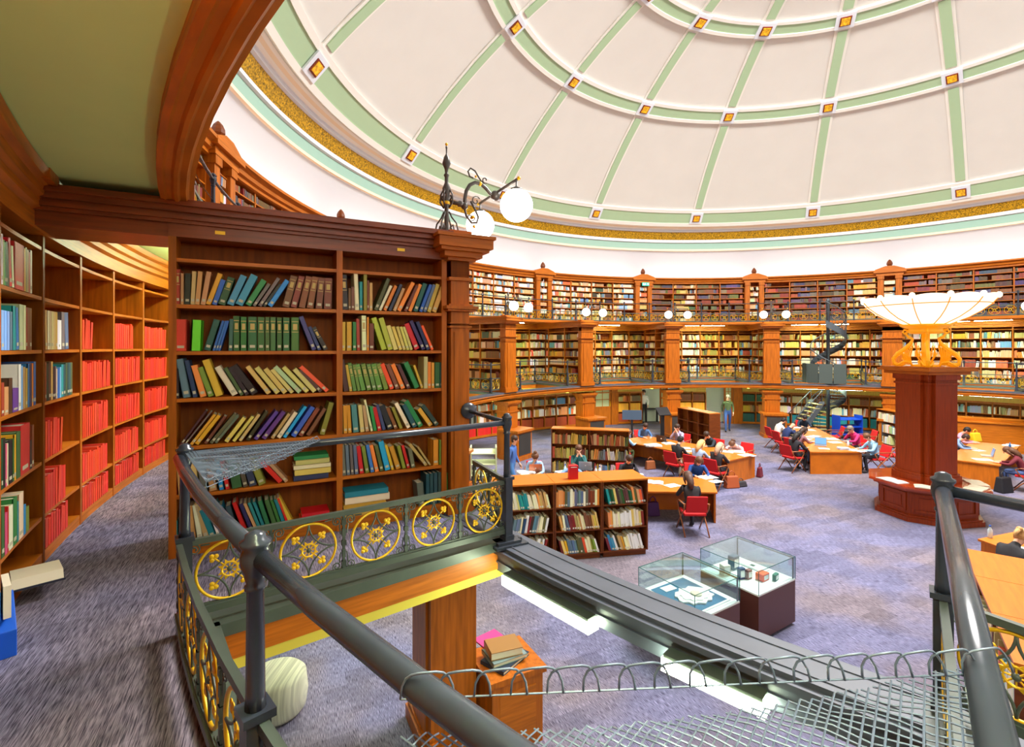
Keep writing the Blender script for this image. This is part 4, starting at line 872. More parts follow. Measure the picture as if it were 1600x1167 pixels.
# ================================================================== CENTRAL PEDESTAL AND BOWL LAMP
px_, py_ = 9.85, 11.65
PED = t = thing('lamp_pedestal', 'octagonal mahogany pedestal desk with tall pillar in the middle of the room', 'pedestal', (px_, py_, 0), .16)
def octp(r, rot=PI/8): return [(r*math.cos(rot+k*PI/4), r*math.sin(rot+k*PI/4)) for k in range(8)]
b = MB(); b.prism(octp(1.32), 0, .10); b.prism(octp(1.27), .10, .14); b.prism(octp(1.18), .14, .70); b.prism(octp(1.24), .66, .70); b.build('desk_base', wood_red, t)
b = MB(); b.prism(octp(1.36), .70, .76); b.prism(octp(1.48), .76, .80); b.prism(octp(1.45), .80, .815); b.build('desk_top', mat('polished_top', (176, 66, 22), .2, var=.2, vscale=3, coat=.5), t)
for k in range(8):
    a = k*PI/4; u = Vector((-math.sin(a), math.cos(a), 0)); n_ = Vector((math.cos(a), math.sin(a), 0)); M = Matrix((n_, u, (0, 0, 1))).transposed()
    b = MB()
    for zc, hz, ww in ((.60, .05, .70), (.24, .05, .70)): b.cbox(n_*1.10+Vector((0, 0, zc)), (.04, ww, hz), M)
    for s in (-1, 1): b.cbox(n_*1.10+u*s*.35+Vector((0, 0, .42)), (.04, .06, .42), M)
    b.cbox(n_*1.095+Vector((0, 0, .42)), (.02, .46, .24), M); b.build('side_panel', wood_red, t)
b = MB()
for r1, r2 in ((.36, .60), (.60, .36)): b.box(-r1, r1, -r2, r2, .815, 3.2)
b.box(-.50, .50, -.50, .50, .815, 3.2)
for z, h, o in ((.815, .16, .07), (.975, .05, .04), (3.08, .05, .03), (3.2, .12, .05)):
    for r1, r2 in ((.36, .60), (.60, .36), (.5, .5)): b.box(-r1-o, r1+o, -r2-o, r2+o, z, z+h)
b.build('pillar', wood_red, t)
b = MB(); b.box(-.70, .70, -.70, .70, 3.32, 3.40); b.box(-.82, .82, -.82, .82, 3.40, 3.46); b.box(-.76, .76, -.76, .76, 3.46, 3.49); b.build('pillar_cap', wood_h, t)
ped = t
BOWL = t = thing('bowl_lamp', 'huge glowing alabaster bowl lamp on gilded scroll feet above the central pedestal', 'lamp', (px_, py_, 3.49), .16)
b = MB(); zb_ = 4.50-3.49
prof_ = [(.35, zb_-.06), (.62, zb_+.02), (.95, zb_+.14), (1.22, zb_+.28), (1.42, zb_+.42), (1.55, zb_+.56)]
n = 96; k = len(prof_); v = []
for j in range(n):
    a = 2*PI*j/n; sc_ = abs(math.sin(6*a))**.5
    for q, (r, z) in enumerate(prof_):
        w = q/(k-1); v.append((r*(1+.03*w*sc_)*math.cos(a), r*(1+.03*w*sc_)*math.sin(a), z+(.07*sc_*w**3)))
b.smooth = True; b.add(v, [(j*k+i, ((j+1)%n)*k+i, ((j+1)%n)*k+i+1, j*k+i+1) for j in range(n) for i in range(k-1)]); b.build('bowl', bowl_lit, t)
rib_m = mat('glowing_rib_gilding', (236, 140, 40), .4, metal=.2, emit=.5)  # gilt ribs with a glow put into the metal
b = MB()
for j in range(12):
    a = 2*PI*j/12; b.tube([(1.005*r*math.cos(a), 1.005*r*math.sin(a), z-.006) for r, z in prof_], .013, 5)
r_, z_q = 1.44, zb_+.43; b.tube([(r_*1.012*math.cos(2*PI*j/48), r_*1.012*math.sin(2*PI*j/48), z_q) for j in range(48)], .011, 5, True); b.build('bowl_ribs', rib_m, t)
for j in range(12):
    a = 2*PI*(j)/12; b = MB(); b.ball((1.56*math.cos(a), 1.56*math.sin(a), zb_+.6), .075, 8, 6, (1, 1, .9)); b.build('rim_scroll', bowl_lit, t)
b = MB(); b.lathe([(.34, .78), (.44, .82), (.40, .86), (.40, .9), (.52, .93), (.60, .96), (.62, 1.0), (.3, 1.02)], (0, 0), 24); b.build('collar', gold_glow, t)
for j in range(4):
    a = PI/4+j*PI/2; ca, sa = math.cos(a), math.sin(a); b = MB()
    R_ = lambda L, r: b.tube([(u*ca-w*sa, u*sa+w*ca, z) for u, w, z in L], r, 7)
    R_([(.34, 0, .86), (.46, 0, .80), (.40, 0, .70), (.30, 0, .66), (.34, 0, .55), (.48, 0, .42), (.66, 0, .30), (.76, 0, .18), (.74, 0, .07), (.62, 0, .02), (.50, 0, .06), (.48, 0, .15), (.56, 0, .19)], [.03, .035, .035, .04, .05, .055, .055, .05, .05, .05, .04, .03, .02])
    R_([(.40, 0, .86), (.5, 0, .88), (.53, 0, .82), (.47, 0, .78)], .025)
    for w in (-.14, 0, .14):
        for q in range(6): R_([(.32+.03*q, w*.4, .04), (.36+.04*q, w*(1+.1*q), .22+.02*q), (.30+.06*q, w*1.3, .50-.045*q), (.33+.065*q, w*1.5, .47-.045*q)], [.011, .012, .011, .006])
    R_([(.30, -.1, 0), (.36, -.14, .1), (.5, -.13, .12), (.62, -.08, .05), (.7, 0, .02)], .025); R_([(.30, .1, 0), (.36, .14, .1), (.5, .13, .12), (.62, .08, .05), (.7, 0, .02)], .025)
    b.build('scroll_foot', gold_glow, t)
b = MB(); b.lathe([(.30, 0), (.30, .04), (.12, .06), (.10, .3), (.14, .34), (.10, .38), (.10, .78)], (0, 0), 12); b.build('stem', gold_glow, t)
PED.scale = (.80, .80, 1); BOWL.scale = (.80, .80, 1)
def open_pages(x, y, z, rz, w, d, lab, grp=None, cmat=None, nm='open_book'):
    t = thing(nm, lab, 'book' if nm == 'open_book' else 'papers', (x, y, z), rz, grp)
    b = MB(); n = 5
    for s in (-1, 1):
        pts = [(s*w*.5*q/n, .022*math.sin(PI*min(1, q/n*.8+.12))) for q in range(n+1)]
        for q in range(n): (x0, h0), (x1, h1) = sorted((pts[q], pts[q+1])); b.hexa([(x0,-d/2,0),(x1,-d/2,0),(x1,d/2,0),(x0,d/2,0),(x0,-d/2,h0+.004),(x1,-d/2,h1+.004),(x1,d/2,h1+.004),(x0,d/2,h0+.004)])
    b.build('pages', cmat or paper, t); return t
for a, r, lab in ((4.1, .92, 'open illustrated book on the left front of the pedestal top'), (3.3, .92, 'thick open book on the far left of the pedestal top'), (5.25, .92, 'open book on the right front of the pedestal top'), (5.9, .92, 'open book on the far right of the pedestal top')):
    open_pages(px_+r*math.cos(a), py_+r*math.sin(a), .817, a+PI/2, .56, .32, lab, None, [paper, paper, mat('tan_map_page', (206, 172, 116), .7), paper_w][int(a) % 4])
# ================================================================== FURNITURE
def quad_table(poly, lab, grp='long oak reading tables', h=.70, ends=True):
    cx = sum(p[0] for p in poly)/4; cy = sum(p[1] for p in poly)/4; t = thing('reading_table', lab, 'table', (cx, cy, 0), 0, grp); c = Vector((cx, cy))
    b = MB(); b.prism(poly, h-.035, h); b.build('tabletop', oak, t, world=True)
    V = [Vector(p) for p in poly]
    for i, (p, q) in enumerate(((V[0], V[1]), (V[2], V[3]))):
        d = (q-p).normalized(); nn = Vector((-d.y, d.x)); nn = nn if nn.dot(c-p) > 0 else -nn; b = MB(); p2, q2 = p+d*.03+nn*.03, q-d*.03+nn*.03
        b.prism([tuple(v) for v in (p2, q2, q2+nn*.04, p2+nn*.04)][::1], 0, h-.035); b.build('end_panel', oak, t, world=True)
    m0, m1 = (V[0]+V[1])/2, (V[2]+V[3])/2; d = (m1-m0).normalized(); nn = Vector((-d.y, d.x)); b = MB()
    b.prism([tuple(v) for v in (m0+d*.08-nn*.02, m1-d*.08-nn*.02, m1-d*.08+nn*.02, m0+d*.08+nn*.02)], .1, h-.035); b.build('modesty_panel', oak, t, world=True); return t
T1 = [(6.17, 13.99), (7.42, 14.85), (4.95, 17.95), (3.65, 17.1)]; T2 = [(9.27, 15.2), (10.92, 15.2), (12.3, 19.8), (11.25, 19.6)]
T3 = [(13.44, 13.46), (12.67, 14.3), (15.9, 16.9), (16.7, 16.1)]; T4 = [(5.0, 12.2), (4.6, 10.95), (-.5, 11.2), (-.5, 12.4)]; T5 = [(7.9, 8.3), (8.1, 7.0), (11.2, 7.9), (10.6, 9.2)]
quad_table(T1, 'long oak reading table in the middle, crowded with students'); quad_table(T2, 'long oak reading table beyond, pointing at the spiral stair'); quad_table(T3, 'oak reading table right of the central pillar')
quad_table(T4, 'oak reading table just behind the low double-sided bookcase'); quad_table(T5, 'oak reading table at the far right, nearest the viewer')
def low_case(p, q, depth, h, n, lab, shelves=3, books=None, top=oak, name='low_bookcase', both=False):
    p, q = Vector(p), Vector(q); d = (q-p).normalized(); L = (q-p).length; nn = Vector((-d.y, d.x)); t = thing(name, lab, 'bookcase', (p.x, p.y, 0), math.atan2(d.y, d.x), None)
    b = MB(); b.box(0, L, .0, depth, h-.03, h); b.build('top_board', top, t)
    b = MB(); b.box(.03, L-.03, .04, depth-.04, 0, .09); b.build('plinth', wood_dark, t)
    b = MB(); b.box(.02, L-.02, depth/2-.01, depth/2+.01, .09, h-.03); b.build('back_panel', wood_in, t)
    for k in range(n+1): x = k*L/n; x = min(max(x, .012), L-.012); b = MB(); b.box(x-.012, x+.012, .005, depth-.005, .09, h-.03); b.build('upright', wood_dark, t)
    zs = [.11+j*(h-.14)/shelves for j in range(shelves)]
    for z in zs:
        b = MB(); b.box(.012, L-.012, .01, depth-.01, z-.02, z); b.build('shelf', wood_dark, t)
    return t, p, d, nn, zs
F1p, F1q = (-.12, 8.83), (2.60, 9.33)
hF = Heap()
# low case in front: three units, every book on its own
fd = (Vector(F1q)-Vector(F1p)); fl_ = fd.length/3; fd.normalize(); un = ['left', 'middle', 'right']
LC = "tan,cream,white,beige,slate,tan,brown,dbrown,gray,slate,cream,olive,straw,maroon,dolive,tan,beige,cream,plum,dgreen,white,navy,peach".split(',')
for k in range(3):
    p = Vector(F1p)+fd*(fl_*k+.004); q = Vector(F1p)+fd*(fl_*(k+1)-.004)
    t, P0, d, nn, zs = low_case(p, q, .70, 1.45, 1, f'low double-sided bookcase, {un[k]} one of the three in front of the table')
    for r, z in enumerate(zs[::-1]):
        u = .03; j = 0; flip = rnd.choice((-1, 1)); ti = 0; L = (q-p).length
        lean = {(0,0):-.3,(1,0):0,(2,0):-.25,(0,1):.22,(1,1):-.25,(2,1):-.12,(0,2):.25,(1,2):-.3,(2,2):-.35}[(k, r)]
        c = rnd.choice(LC)
        while u < L-.07:
            if rnd.random() < .6: c = rnd.choice(LC)
            if rnd.random() < .06: c = rnd.choice(('orange', 'blue2', 'redor', 'mustard', 'teal'))
            th = rnd.uniform(.03, .055); ht = rnd.uniform(.25, .33); ti = lean*rnd.uniform(.7, 1.1)
            adv = th/math.cos(ti)
            if lean > 0 and u < .04: u += .09
            if u+adv > L-.03-(max(0, lean)*.0): break
            if lean < 0 and u < .04: u += .11
            if lean > 0 and u+adv > L-.13: break
            hF.add(P0+nn*(.02+rnd.uniform(0, .03)), d, nn, z+.002, u+(max(0, -math.tan(ti)*ht*.0)), adv*.96, .22, ht*math.cos(ti), tuple(max(0, min(255, v*1.1+rnd.uniform(-14, 14))) for v in PAL[c]), ti*.9, top=(226, 212, 180))
            if rnd.random() < .7: hF.add(P0+nn*.012, d, nn, z+.03, u+adv*.15, adv*.66, .004, .03, (222, 216, 200), ti*.3)
            u += adv+.001; j += 1
    off = Vector((-nn.x, -nn.y))
t, P0, d, nn, zs = low_case((1.21, 15.1), (3.50, 14.6), .45, 1.45, 2, 'double-sided bookcase full of old books behind the laptop table', top=wood_h)
for cidx in range(2):
    for z in zs:
        fill(hF, P0+d*(.03+cidx*1.17), d, nn, z, 1.10, .46, 'mixed' if rnd.random() < .4 else 'warm', mono=.0, tmax=.04)
low_case((6.9, 20.4), (7.44, 18.45), .50, 1.45, 3, 'tall empty bookcase with a plain end panel beside the walking man', top=wood_h)
t, P0, d, nn, zs = low_case((15.3, 18.0), (15.35, 20.0), .45, 1.45, 2, 'bookcase seen end-on left of the central pillar', top=wood_h)
for z in zs: fill(hF, P0+d*.03+nn*.44, d, -nn, z, 1.9, .46, 'light', mono=0)
# bookcases at bottom right, seen from above
Rp, Rq = Vector((5.62, 6.10)), Vector((3.98, 3.88)); rd = (Rq-Rp).normalized(); rL = (Rq-Rp).length/3
for k in range(3):
    p = Rp+rd*(rL*k+.004); q = Rp+rd*(rL*(k+1)-.004)
    t, P0, d, nn, zs = low_case(p, q, .80, 1.45, 1, f"oak-topped low bookcase at bottom right, {['farthest', 'middle', 'nearest'][k]} of three")
    for z in zs: fill(hF, P0+d*.03+nn*.01, d, nn, z, rL-.06, .44, 'light', mono=.0); 
for o in (): pass
hF.build('low_shelf_books', 'many old books on the double-sided shelves out on the floor')
hg.build('ground_floor_books', 'many small books filling the distant ground floor shelves')
# counter at the far right, pale and blue trolleys, stands
b = MB(); t = thing('counter', 'long mahogany counter at the far right behind the reading table', 'counter', (18.6, 18.6, 0), -.62); b.box(-2.2, 2.6, -.3, .3, 0, 1.05); b.box(-2.25, 2.65, -.35, .35, 1.05, 1.1); b.box(-1.9, 2.4, -.2, .3, 1.1, 1.22); b.build('body', wood_h, t)
def trolley(x, y, rz, m, lab, w=.9, h=1.0):
    t = thing('book_trolley', lab, 'trolley', (x, y, 0), rz)
    for s in (-1, 1): b = MB(); b.box(s*w/2-.02, s*w/2+.02, -.22, .22, .1, h); b.build('side_panel', m, t)
    for z in (.2, .52, .84): b = MB(); b.hexa([(-w/2,-.22,z-.04),(w/2,-.22,z-.04),(w/2,.22,z+.02),(-w/2,.22,z+.02),(-w/2,-.22,z-.02),(w/2,-.22,z-.02),(w/2,.22,z+.04),(-w/2,.22,z+.04)]); b.build('shelf', m, t)
    for sx_ in (-1, 1):
        for sy_ in (-1, 1): b = MB(); b.ball((sx_*w/2, sy_*.2, .05), .05, 8, 6); b.build('wheel', black, t)
    return t
trolley(-.85, 14.6, .05, mat('pale_green_metal', (206, 214, 170), .5), 'pale green metal book trolley near the far left column', .75)
trolley(14.6, 21.3, .1, mat('bright_blue_metal', (20, 70, 190), .4), 'bright blue book trolley under the spiral stair', 1.05)
x, y, _ = ground(977, 700); 
t = thing('monitor_stand', 'grey-blue sloping display panel above the middle bookcase', 'display', (5.05, 20.6, 0), -.1); b = MB(); b.box(-.4, .4, -.02, .02, .9, 1.3); b.build('panel', mat('blue_grey_panel', (74, 92, 112), .4), t); b = MB(); b.box(-.04, .04, -.03, .03, 0, .9); b.box(-.2, .2, -.15, .15, 0, .03); b.build('stand', black, t)
t = thing('reading_stand', 'black reading stand beside the third far column', 'stand', (6.55, 21.3, 0), .3); b = MB(); b.hexa([(-.3,-.2,1.0),(.3,-.2,1.0),(.3,.1,1.3),(-.3,.1,1.3),(-.3,-.22,1.03),(.3,-.22,1.03),(.3,.08,1.33),(-.3,.08,1.33)]); b.build('desk', black, t); b = MB(); b.box(-.06, .06, -.06, .06, 0, 1.15); b.box(-.25, .25, -.2, .2, 0, .04); b.build('post', black, t)
# ---- glass display cases
def vitrine(cx, cy, s, rz, lab, kind):
    t = thing('display_case', lab, 'display case', (cx, cy, 0), rz); h = s/2; brn = mat('brown_laminate', (92, 52, 46), .4)
    b = MB(); b.box(-h, h, -h, h, .04, .63); b.box(-h+.04, h-.04, -h+.04, h-.04, 0, .04); b.build('plinth', brn, t)
    b = MB(); b.box(-h, h, -h, h, .63, .65); b.box(-h+.04, h-.04, -h+.04, h-.04, .65, .655); b.build('display_board', paper_w, t)
    e = .005; b = MB(); b.box(-h, h, -h, -h+e, .65, .96); b.box(-h, h, h-e, h, .65, .96); b.box(-h, -h+e, -h+e, h-e, .65, .96); b.box(h-e, h, -h+e, h-e, .65, .96); b.box(-h, h, -h, h, .96, .966); b.build('glass_box', glass, t)
    b = MB(); em = mat('glass_edge', (16, 84, 84), .2)
    for a, c in ((-h, -h), (h, -h), (h, h), (-h, h)): b.box(a-.003, a+.003, c-.003, c+.003, .65, .966)
    for z in (.962,): b.box(-h, h, -h-.002, -h+.003, z, z+.006); b.box(-h, h, h-.003, h+.002, z, z+.006); b.box(-h-.002, -h+.003, -h, h, z, z+.006); b.box(h-.003, h+.002, -h, h, z, z+.006)
    b.build('glass_edges', em, t)
    b = MB()
    for a in (-h+.02, h-.02): b.box(h-.03, h-.015, a-.008, a+.008, .65, .955)
    b.box(h-.03, h-.015, -h+.02, h-.02, .94, .955); b.build('lamp_bar', iron_d, t)
    for a in (-.25, .25): b = MB(); b.ball((h, a, .45), .012, 8, 6); b.build('lock', grey, t)
    return t
VA = vitrine(2.34, 6.50, .90, .56, 'glass display case with a white paper relief on blue board, left of the pair', 'a'); VB = vitrine(3.42, 7.12, .90, .56, 'glass display case with small colourful exhibits, right of the pair', 'b')
def on_case(v, x, y, z=.656): m = wmat(v) @ Vector((x, y, z)); return tuple(m)
t = thing('exhibit_board', 'blue board with cream border in the left display case', 'board', on_case(VA, 0, 0), .56); b = MB(); b.box(-.36, .36, -.38, .38, 0, .01); b.build('border', paper_w, t); b = MB(); b.box(-.33, .33, -.35, .35, .01, .013); b.build('blue_sheet', mat('dull_blue_card', (52, 104, 136), .7), t)
t = thing('paper_relief', 'white rounded paper relief with a small round centre in the left display case', 'exhibit', on_case(VA, .02, -.08, .672), .5); b = MB(); pts = [((.27+.03*math.sin(k*2.3))*math.cos(2*PI*k/22), (.2+.025*math.cos(k*3.1))*math.sin(2*PI*k/22)) for k in range(22)]; b.prism(pts, 0, .02); b.prism([(x*.75, y*.75) for x, y in pts], .02, .032); b.build('sheet', paper_w, t); b = MB(); b.lathe([(.07, 0), (.075, .015), (.05, .02), (.01, .012)], (.02, -.02), 20, .032); b.build('roundel', paper, t)
t = thing('exhibit_label', 'small white caption card in the left display case', 'card', on_case(VA, -.1, .24, .672), .5); b = MB(); b.box(-.1, .1, -.06, .06, 0, .004); b.build('card', paper_w, t)
for (x, y, w, d, h, c, lab) in ((-.22, -.05, .1, .06, .16, (60, 70, 110), 'dark blue figurine card'), (-.12, -.1, .09, .06, .13, (140, 80, 70), 'brown patterned box'), (.02, -.22, .16, .12, .10, (240, 100, 30), 'orange box'), (.16, -.33, .12, .05, .09, (20, 110, 80), 'green card'), (-.02, .2, .14, .1, .2, (60, 80, 100), 'tall slate blue book'), (-.3, .15, .12, .1, .15, (214, 206, 190), 'cream standing booklet')):
    t = thing('exhibit', lab+' in the right display case', 'exhibit', on_case(VB, x, y), .56+x); b = MB(); b.box(-w/2, w/2, -d/2, d/2, 0, h); b.build('body', mat(lab.replace(' ', '_'), c, .5), t, bevel=.008); b = MB(); b.box(-w*.35, w*.35, -d/2-.001, -d/2, h*.2, h*.8); b.build('picture', paper_w, t)
t = thing('tablet_card', 'flat white card with a small dark screen in the right display case', 'card', on_case(VB, .3, .1), .56); b = MB(); b.box(-.08, .08, -.22, .22, 0, .012); b.build('card', paper_w, t, bevel=.004); b = MB(); b.box(-.03, .03, -.03, .03, .012, .014); b.build('screen', black, t)
# ---- books stacked on the cabinet at the foot of the near column
cz = .76
t = thing('wooden_box', 'mahogany box stand carrying a pile of books at the near column foot', 'stand', (-.06, 5.02, 0), .48); b = MB(); b.box(-.28, .28, -.26, .26, 0, .70); b.box(-.31, .31, -.29, .29, .70, .76); b.build('body', wood, t); b = MB(); b.box(-.2, .2, -.265, -.26, .1, .6); b.build('front_panel', wood_h, t)
def pile(x, y, z, rz, w, d, h, col, lab, nm='book'):
    t = thing(nm, lab, 'book', (x, y, z), rz, None); m = mat('cover_'+'_'.join(str(c) for c in col), col, .35)
    b = MB(); b.box(-w/2, w/2, -d/2, d/2, 0, .006); b.box(-w/2, w/2, -d/2, d/2, h-.006, h); b.box(-w/2, -w/2+.006, -d/2, d/2, 0, h); b.build('cover', m, t); b = MB(); b.box(-w/2+.006, w/2-.008, -d/2+.006, d/2-.006, .006, h-.006); b.build('pages', paper, t)
C0 = Vector((-.07, 5.00))
for k, (w, d, h, col, rz, lab) in enumerate(((.42, .30, .035, (40, 52, 70), .9, 'large navy book at the bottom of the pile by the near column foot'), (.38, .28, .04, (120, 140, 140), .5, 'grey-green book second in the pile by the near column foot'), (.34, .25, .075, (150, 110, 60), .35, 'thick book with a tan cover topping the pile by the near column foot'))):
    pile(C0.x-.01*k, C0.y+.01*k, cz+(0, .036, .077)[k], rz, w, d, h, col, lab)
pile(C0.x-.16, C0.y+.33, cz, .7, .3, .26, .01, (190, 60, 130), 'thin magenta folder behind the pile by the near column foot')
t = thing('ribbed_pouf', 'pale ribbed round stool on the floor below the railing', 'stool', (*ground(432, 1110)[:2], 0)); b = MB()
b.lathe([(.26, 0), (.30, .05), (.32, .2), (.30, .38), (.26, .42), (.01, .43)], (0, 0), 40); b.build('seat', mat('corduroy_cream', (206, 206, 186), .8, var=.3, vscale=4, stretch=(14, .3, .3)), t)
# ---- chairs
def make_chair():
    t = thing('armchair', 'red chair', 'chair', (0, 0, 0)); 
    b = MB(); b.box(-.23, .23, -.22, .22, .41, .47); b.build('seat', red_fab, t, bevel=.02)
    b = MB(); b.hexa([(-.22,-.27,.5),(.22,-.27,.5),(.22,-.22,.5),(-.22,-.22,.5),(-.21,-.36,.86),(.21,-.36,.86),(.21,-.31,.86),(-.21,-.31,.86)]); b.build('backrest', red_fab, t, bevel=.015)
    for s in (-1, 1):
        x = s*.25
        b = MB(); b.tube([(x, .26, .01), (x, .1, .22), (x, -.1, .42), (x, -.25, .56), (x, -.3, .70)], .016, 6); b.build('leg', chair_w, t)
        b = MB(); b.tube([(x, -.32, .01), (x, -.1, .26), (x, .1, .44), (x, .2, .62), (x, .1, .66), (x, -.28, .67)], .016, 6); b.build('arm_leg', chair_w, t)
    return t
chair_w = mat('bent_beech', (150, 84, 40), .4, var=.15)
CH0 = make_chair(); used = [0]
def chair(x, y, face, lab):   # face: direction the sitter looks, radians from +y counter-clockwise
    o = CH0 if not used[0] else copy_tree(CH0); used[0] = 1; o.location = (x, y, 0); o.rotation_euler = (0, 0, face); o['label'] = lab; o['group'] = 'red upholstered wooden armchairs'
# ---- people
SKIN = mat('light_skin', (224, 170, 140), .6); eye_m = mat('eye_dark', (30, 24, 22), .4)
REG = {'skin': 0, 'top': 1, 'leg': 2, 'shoe': 3}
BODY = {}
def body_mesh(pose, lean):
    key = (pose, lean)
    if key in BODY: return BODY[key]
    V = []; E_ = []; Rr = []; G = []
    def v(p, r, g, par=None):
        V.append(p); Rr.append(r); G.append(g)
        if par is not None: E_.append((par, len(V)-1))
        return len(V)-1
    stand = pose in ('stand', 'walk')
    pz = .93 if stand else .53; sl, cl = math.sin(lean), math.cos(lean)
    def up(d, f=0, x=0): return (x, sl*d+f*cl, pz+cl*d-f*sl)
    pel = v((0, 0, pz), .135, 'leg' if stand else 'top'); sp = v(up(.17), .125, 'top', pel); ch = v(up(.36), .135, 'top', sp); nb = v(up(.47), .085, 'top', ch)
    hl = .12 if pose in ('type', 'chin', 'read', 'sleep') else .02
    nk = v(up(.54, .02), .052, 'skin', nb); jw = v(up(.59, .03+hl*.3), .062, 'skin', nk); sk = v(up(.68, .03+hl*.6), .088, 'skin', jw); cr = v(up(.75, .02+hl*.7), .06, 'skin', sk)
    for s in (-1, 1):
        sh = v(up(.43, 0, s*.17), .062, 'top', ch); S = V[sh]
        if pose in ('type', 'read'): el = (s*.25, S[1]+.14, .74 if pose == 'type' else .73); wr = (s*.13, S[1]+.36, .745)
        elif pose == 'sleep': el = (s*.30, S[1]+.12, .74); wr = (s*.06, S[1]+.30, .745)
        elif pose == 'chin': el = (s*.22, S[1]+.20, .74); wr = (s*.05, V[jw][1]+.07, V[jw][2]-.09) if s > 0 else (s*.1, S[1]+.36, .745)
        elif pose == 'phone': el = (s*.2, S[1]+.22, .76); wr = (s*.04, V[jw][1]+.12, V[jw][2]-.06)
        elif pose == 'walk': el = (s*.24, S[1]-.02*s-.02, 1.12); wr = (s*.22, S[1]+.12*(-s), .9)
        else: el = (s*.24, S[1]-.03, 1.12); wr = (s*.2, S[1]+.12, .92)
        e = v(el, .046, 'top', sh); w = v(wr, .03, 'skin', e)
        D = (Vector(wr)-Vector(el)).normalized(); 
        if abs(D.z) > .7: side_ = Vector((0, 1, 0))
        else: side_ = Vector((-D.y, D.x, 0)).normalized()
        side_ *= -s; pm = v(tuple(Vector(wr)+D*.05), .026, 'skin', w); dn = Vector((0, 0, -1)) if abs(D.z) < .7 else Vector((-s, 0, 0))
        for k, L in enumerate((.036, .042, .040, .032)):
            o = side_*((1.5-k)*.018); a = v(tuple(Vector(wr)+D*.09+o), .0095, 'skin', pm); b_ = v(tuple(Vector(wr)+D*(.09+L)+o+dn*.008), .0085, 'skin', a); v(tuple(Vector(wr)+D*(.09+L*1.7)+o+dn*.026), .007, 'skin', b_)
        a = v(tuple(Vector(wr)+D*.045+side_*.036), .0105, 'skin', pm); v(tuple(Vector(wr)+D*.075+side_*.05+dn*.012), .0085, 'skin', a)
        if stand:
            st = .2*s if pose == 'walk' else 0
            h = v((s*.09, 0, pz-.06), .095, 'leg', pel); k = v((s*.1, st*.6+.03, .5), .062, 'leg', h); an = v((s*.1, st-.03, .09), .042, 'leg', k); hb = v((s*.1, st-.04, .05), .045, 'shoe', an); v((s*.11, st+.13, .035), .035, 'shoe', hb)
        else:
            h = v((s*.1, .06, pz-.02), .092, 'leg', pel); k = v((s*.12, .44, .52), .065, 'leg', h); an = v((s*.12, .36, .10), .042, 'leg', k); hb = v((s*.12, .35, .05), .045, 'shoe', an); v((s*.13, .52, .035), .035, 'shoe', hb)
    me = bpy.data.meshes.new('body_skeleton'); me.from_pydata(V, E_, []); o = bpy.data.objects.new('tmp_body', me); COL.objects.link(o)
    m = o.modifiers.new('s', 'SKIN'); m.use_smooth_shade = True
    for i, sv in enumerate(me.skin_vertices[0].data): sv.radius = (Rr[i]*(1.12 if G[i] == 'top' and Rr[i] > .1 else 1), Rr[i]*(.86 if G[i] == 'top' and Rr[i] > .1 else 1)); sv.use_root = (i == 0)
    ss = o.modifiers.new('u', 'SUBSURF'); ss.levels = 1; ss.render_levels = 1
    dg = bpy.context.evaluated_depsgraph_get(); dg.update(); nm = bpy.data.meshes.new_from_object(o.evaluated_get(dg)); bpy.data.objects.remove(o); nm.name = 'body'
    nm.materials.clear()
    for k in range(4): nm.materials.append(SKIN)
    segs = [(np.array(V[a]), np.array(V[b_]), Rr[a], Rr[b_], G[a], G[b_]) for a, b_ in E_]
    for pl in nm.polygons:
        c = np.array(pl.center); best = 9; g = 'top'
        for a, b_, ra, rb, ga, gb in segs:
            ab = b_-a; tt = max(0, min(1, float(np.dot(c-a, ab)/(np.dot(ab, ab)+1e-9)))); dd = float(np.linalg.norm(c-(a+ab*tt)))/(ra+(rb-ra)*tt)
            if dd < best: best = dd; g = ga if tt < (.85 if ga == 'top' and gb == 'skin' else .5) else gb
        pl.material_index = REG[g]; pl.use_smooth = True
    BODY[key] = (nm, V[sk], V[jw], sl, cl); return BODY[key]
def pm_(c, n): return mat(n+'_'.join(str(k) for k in c), c, .8)
FACES = {}
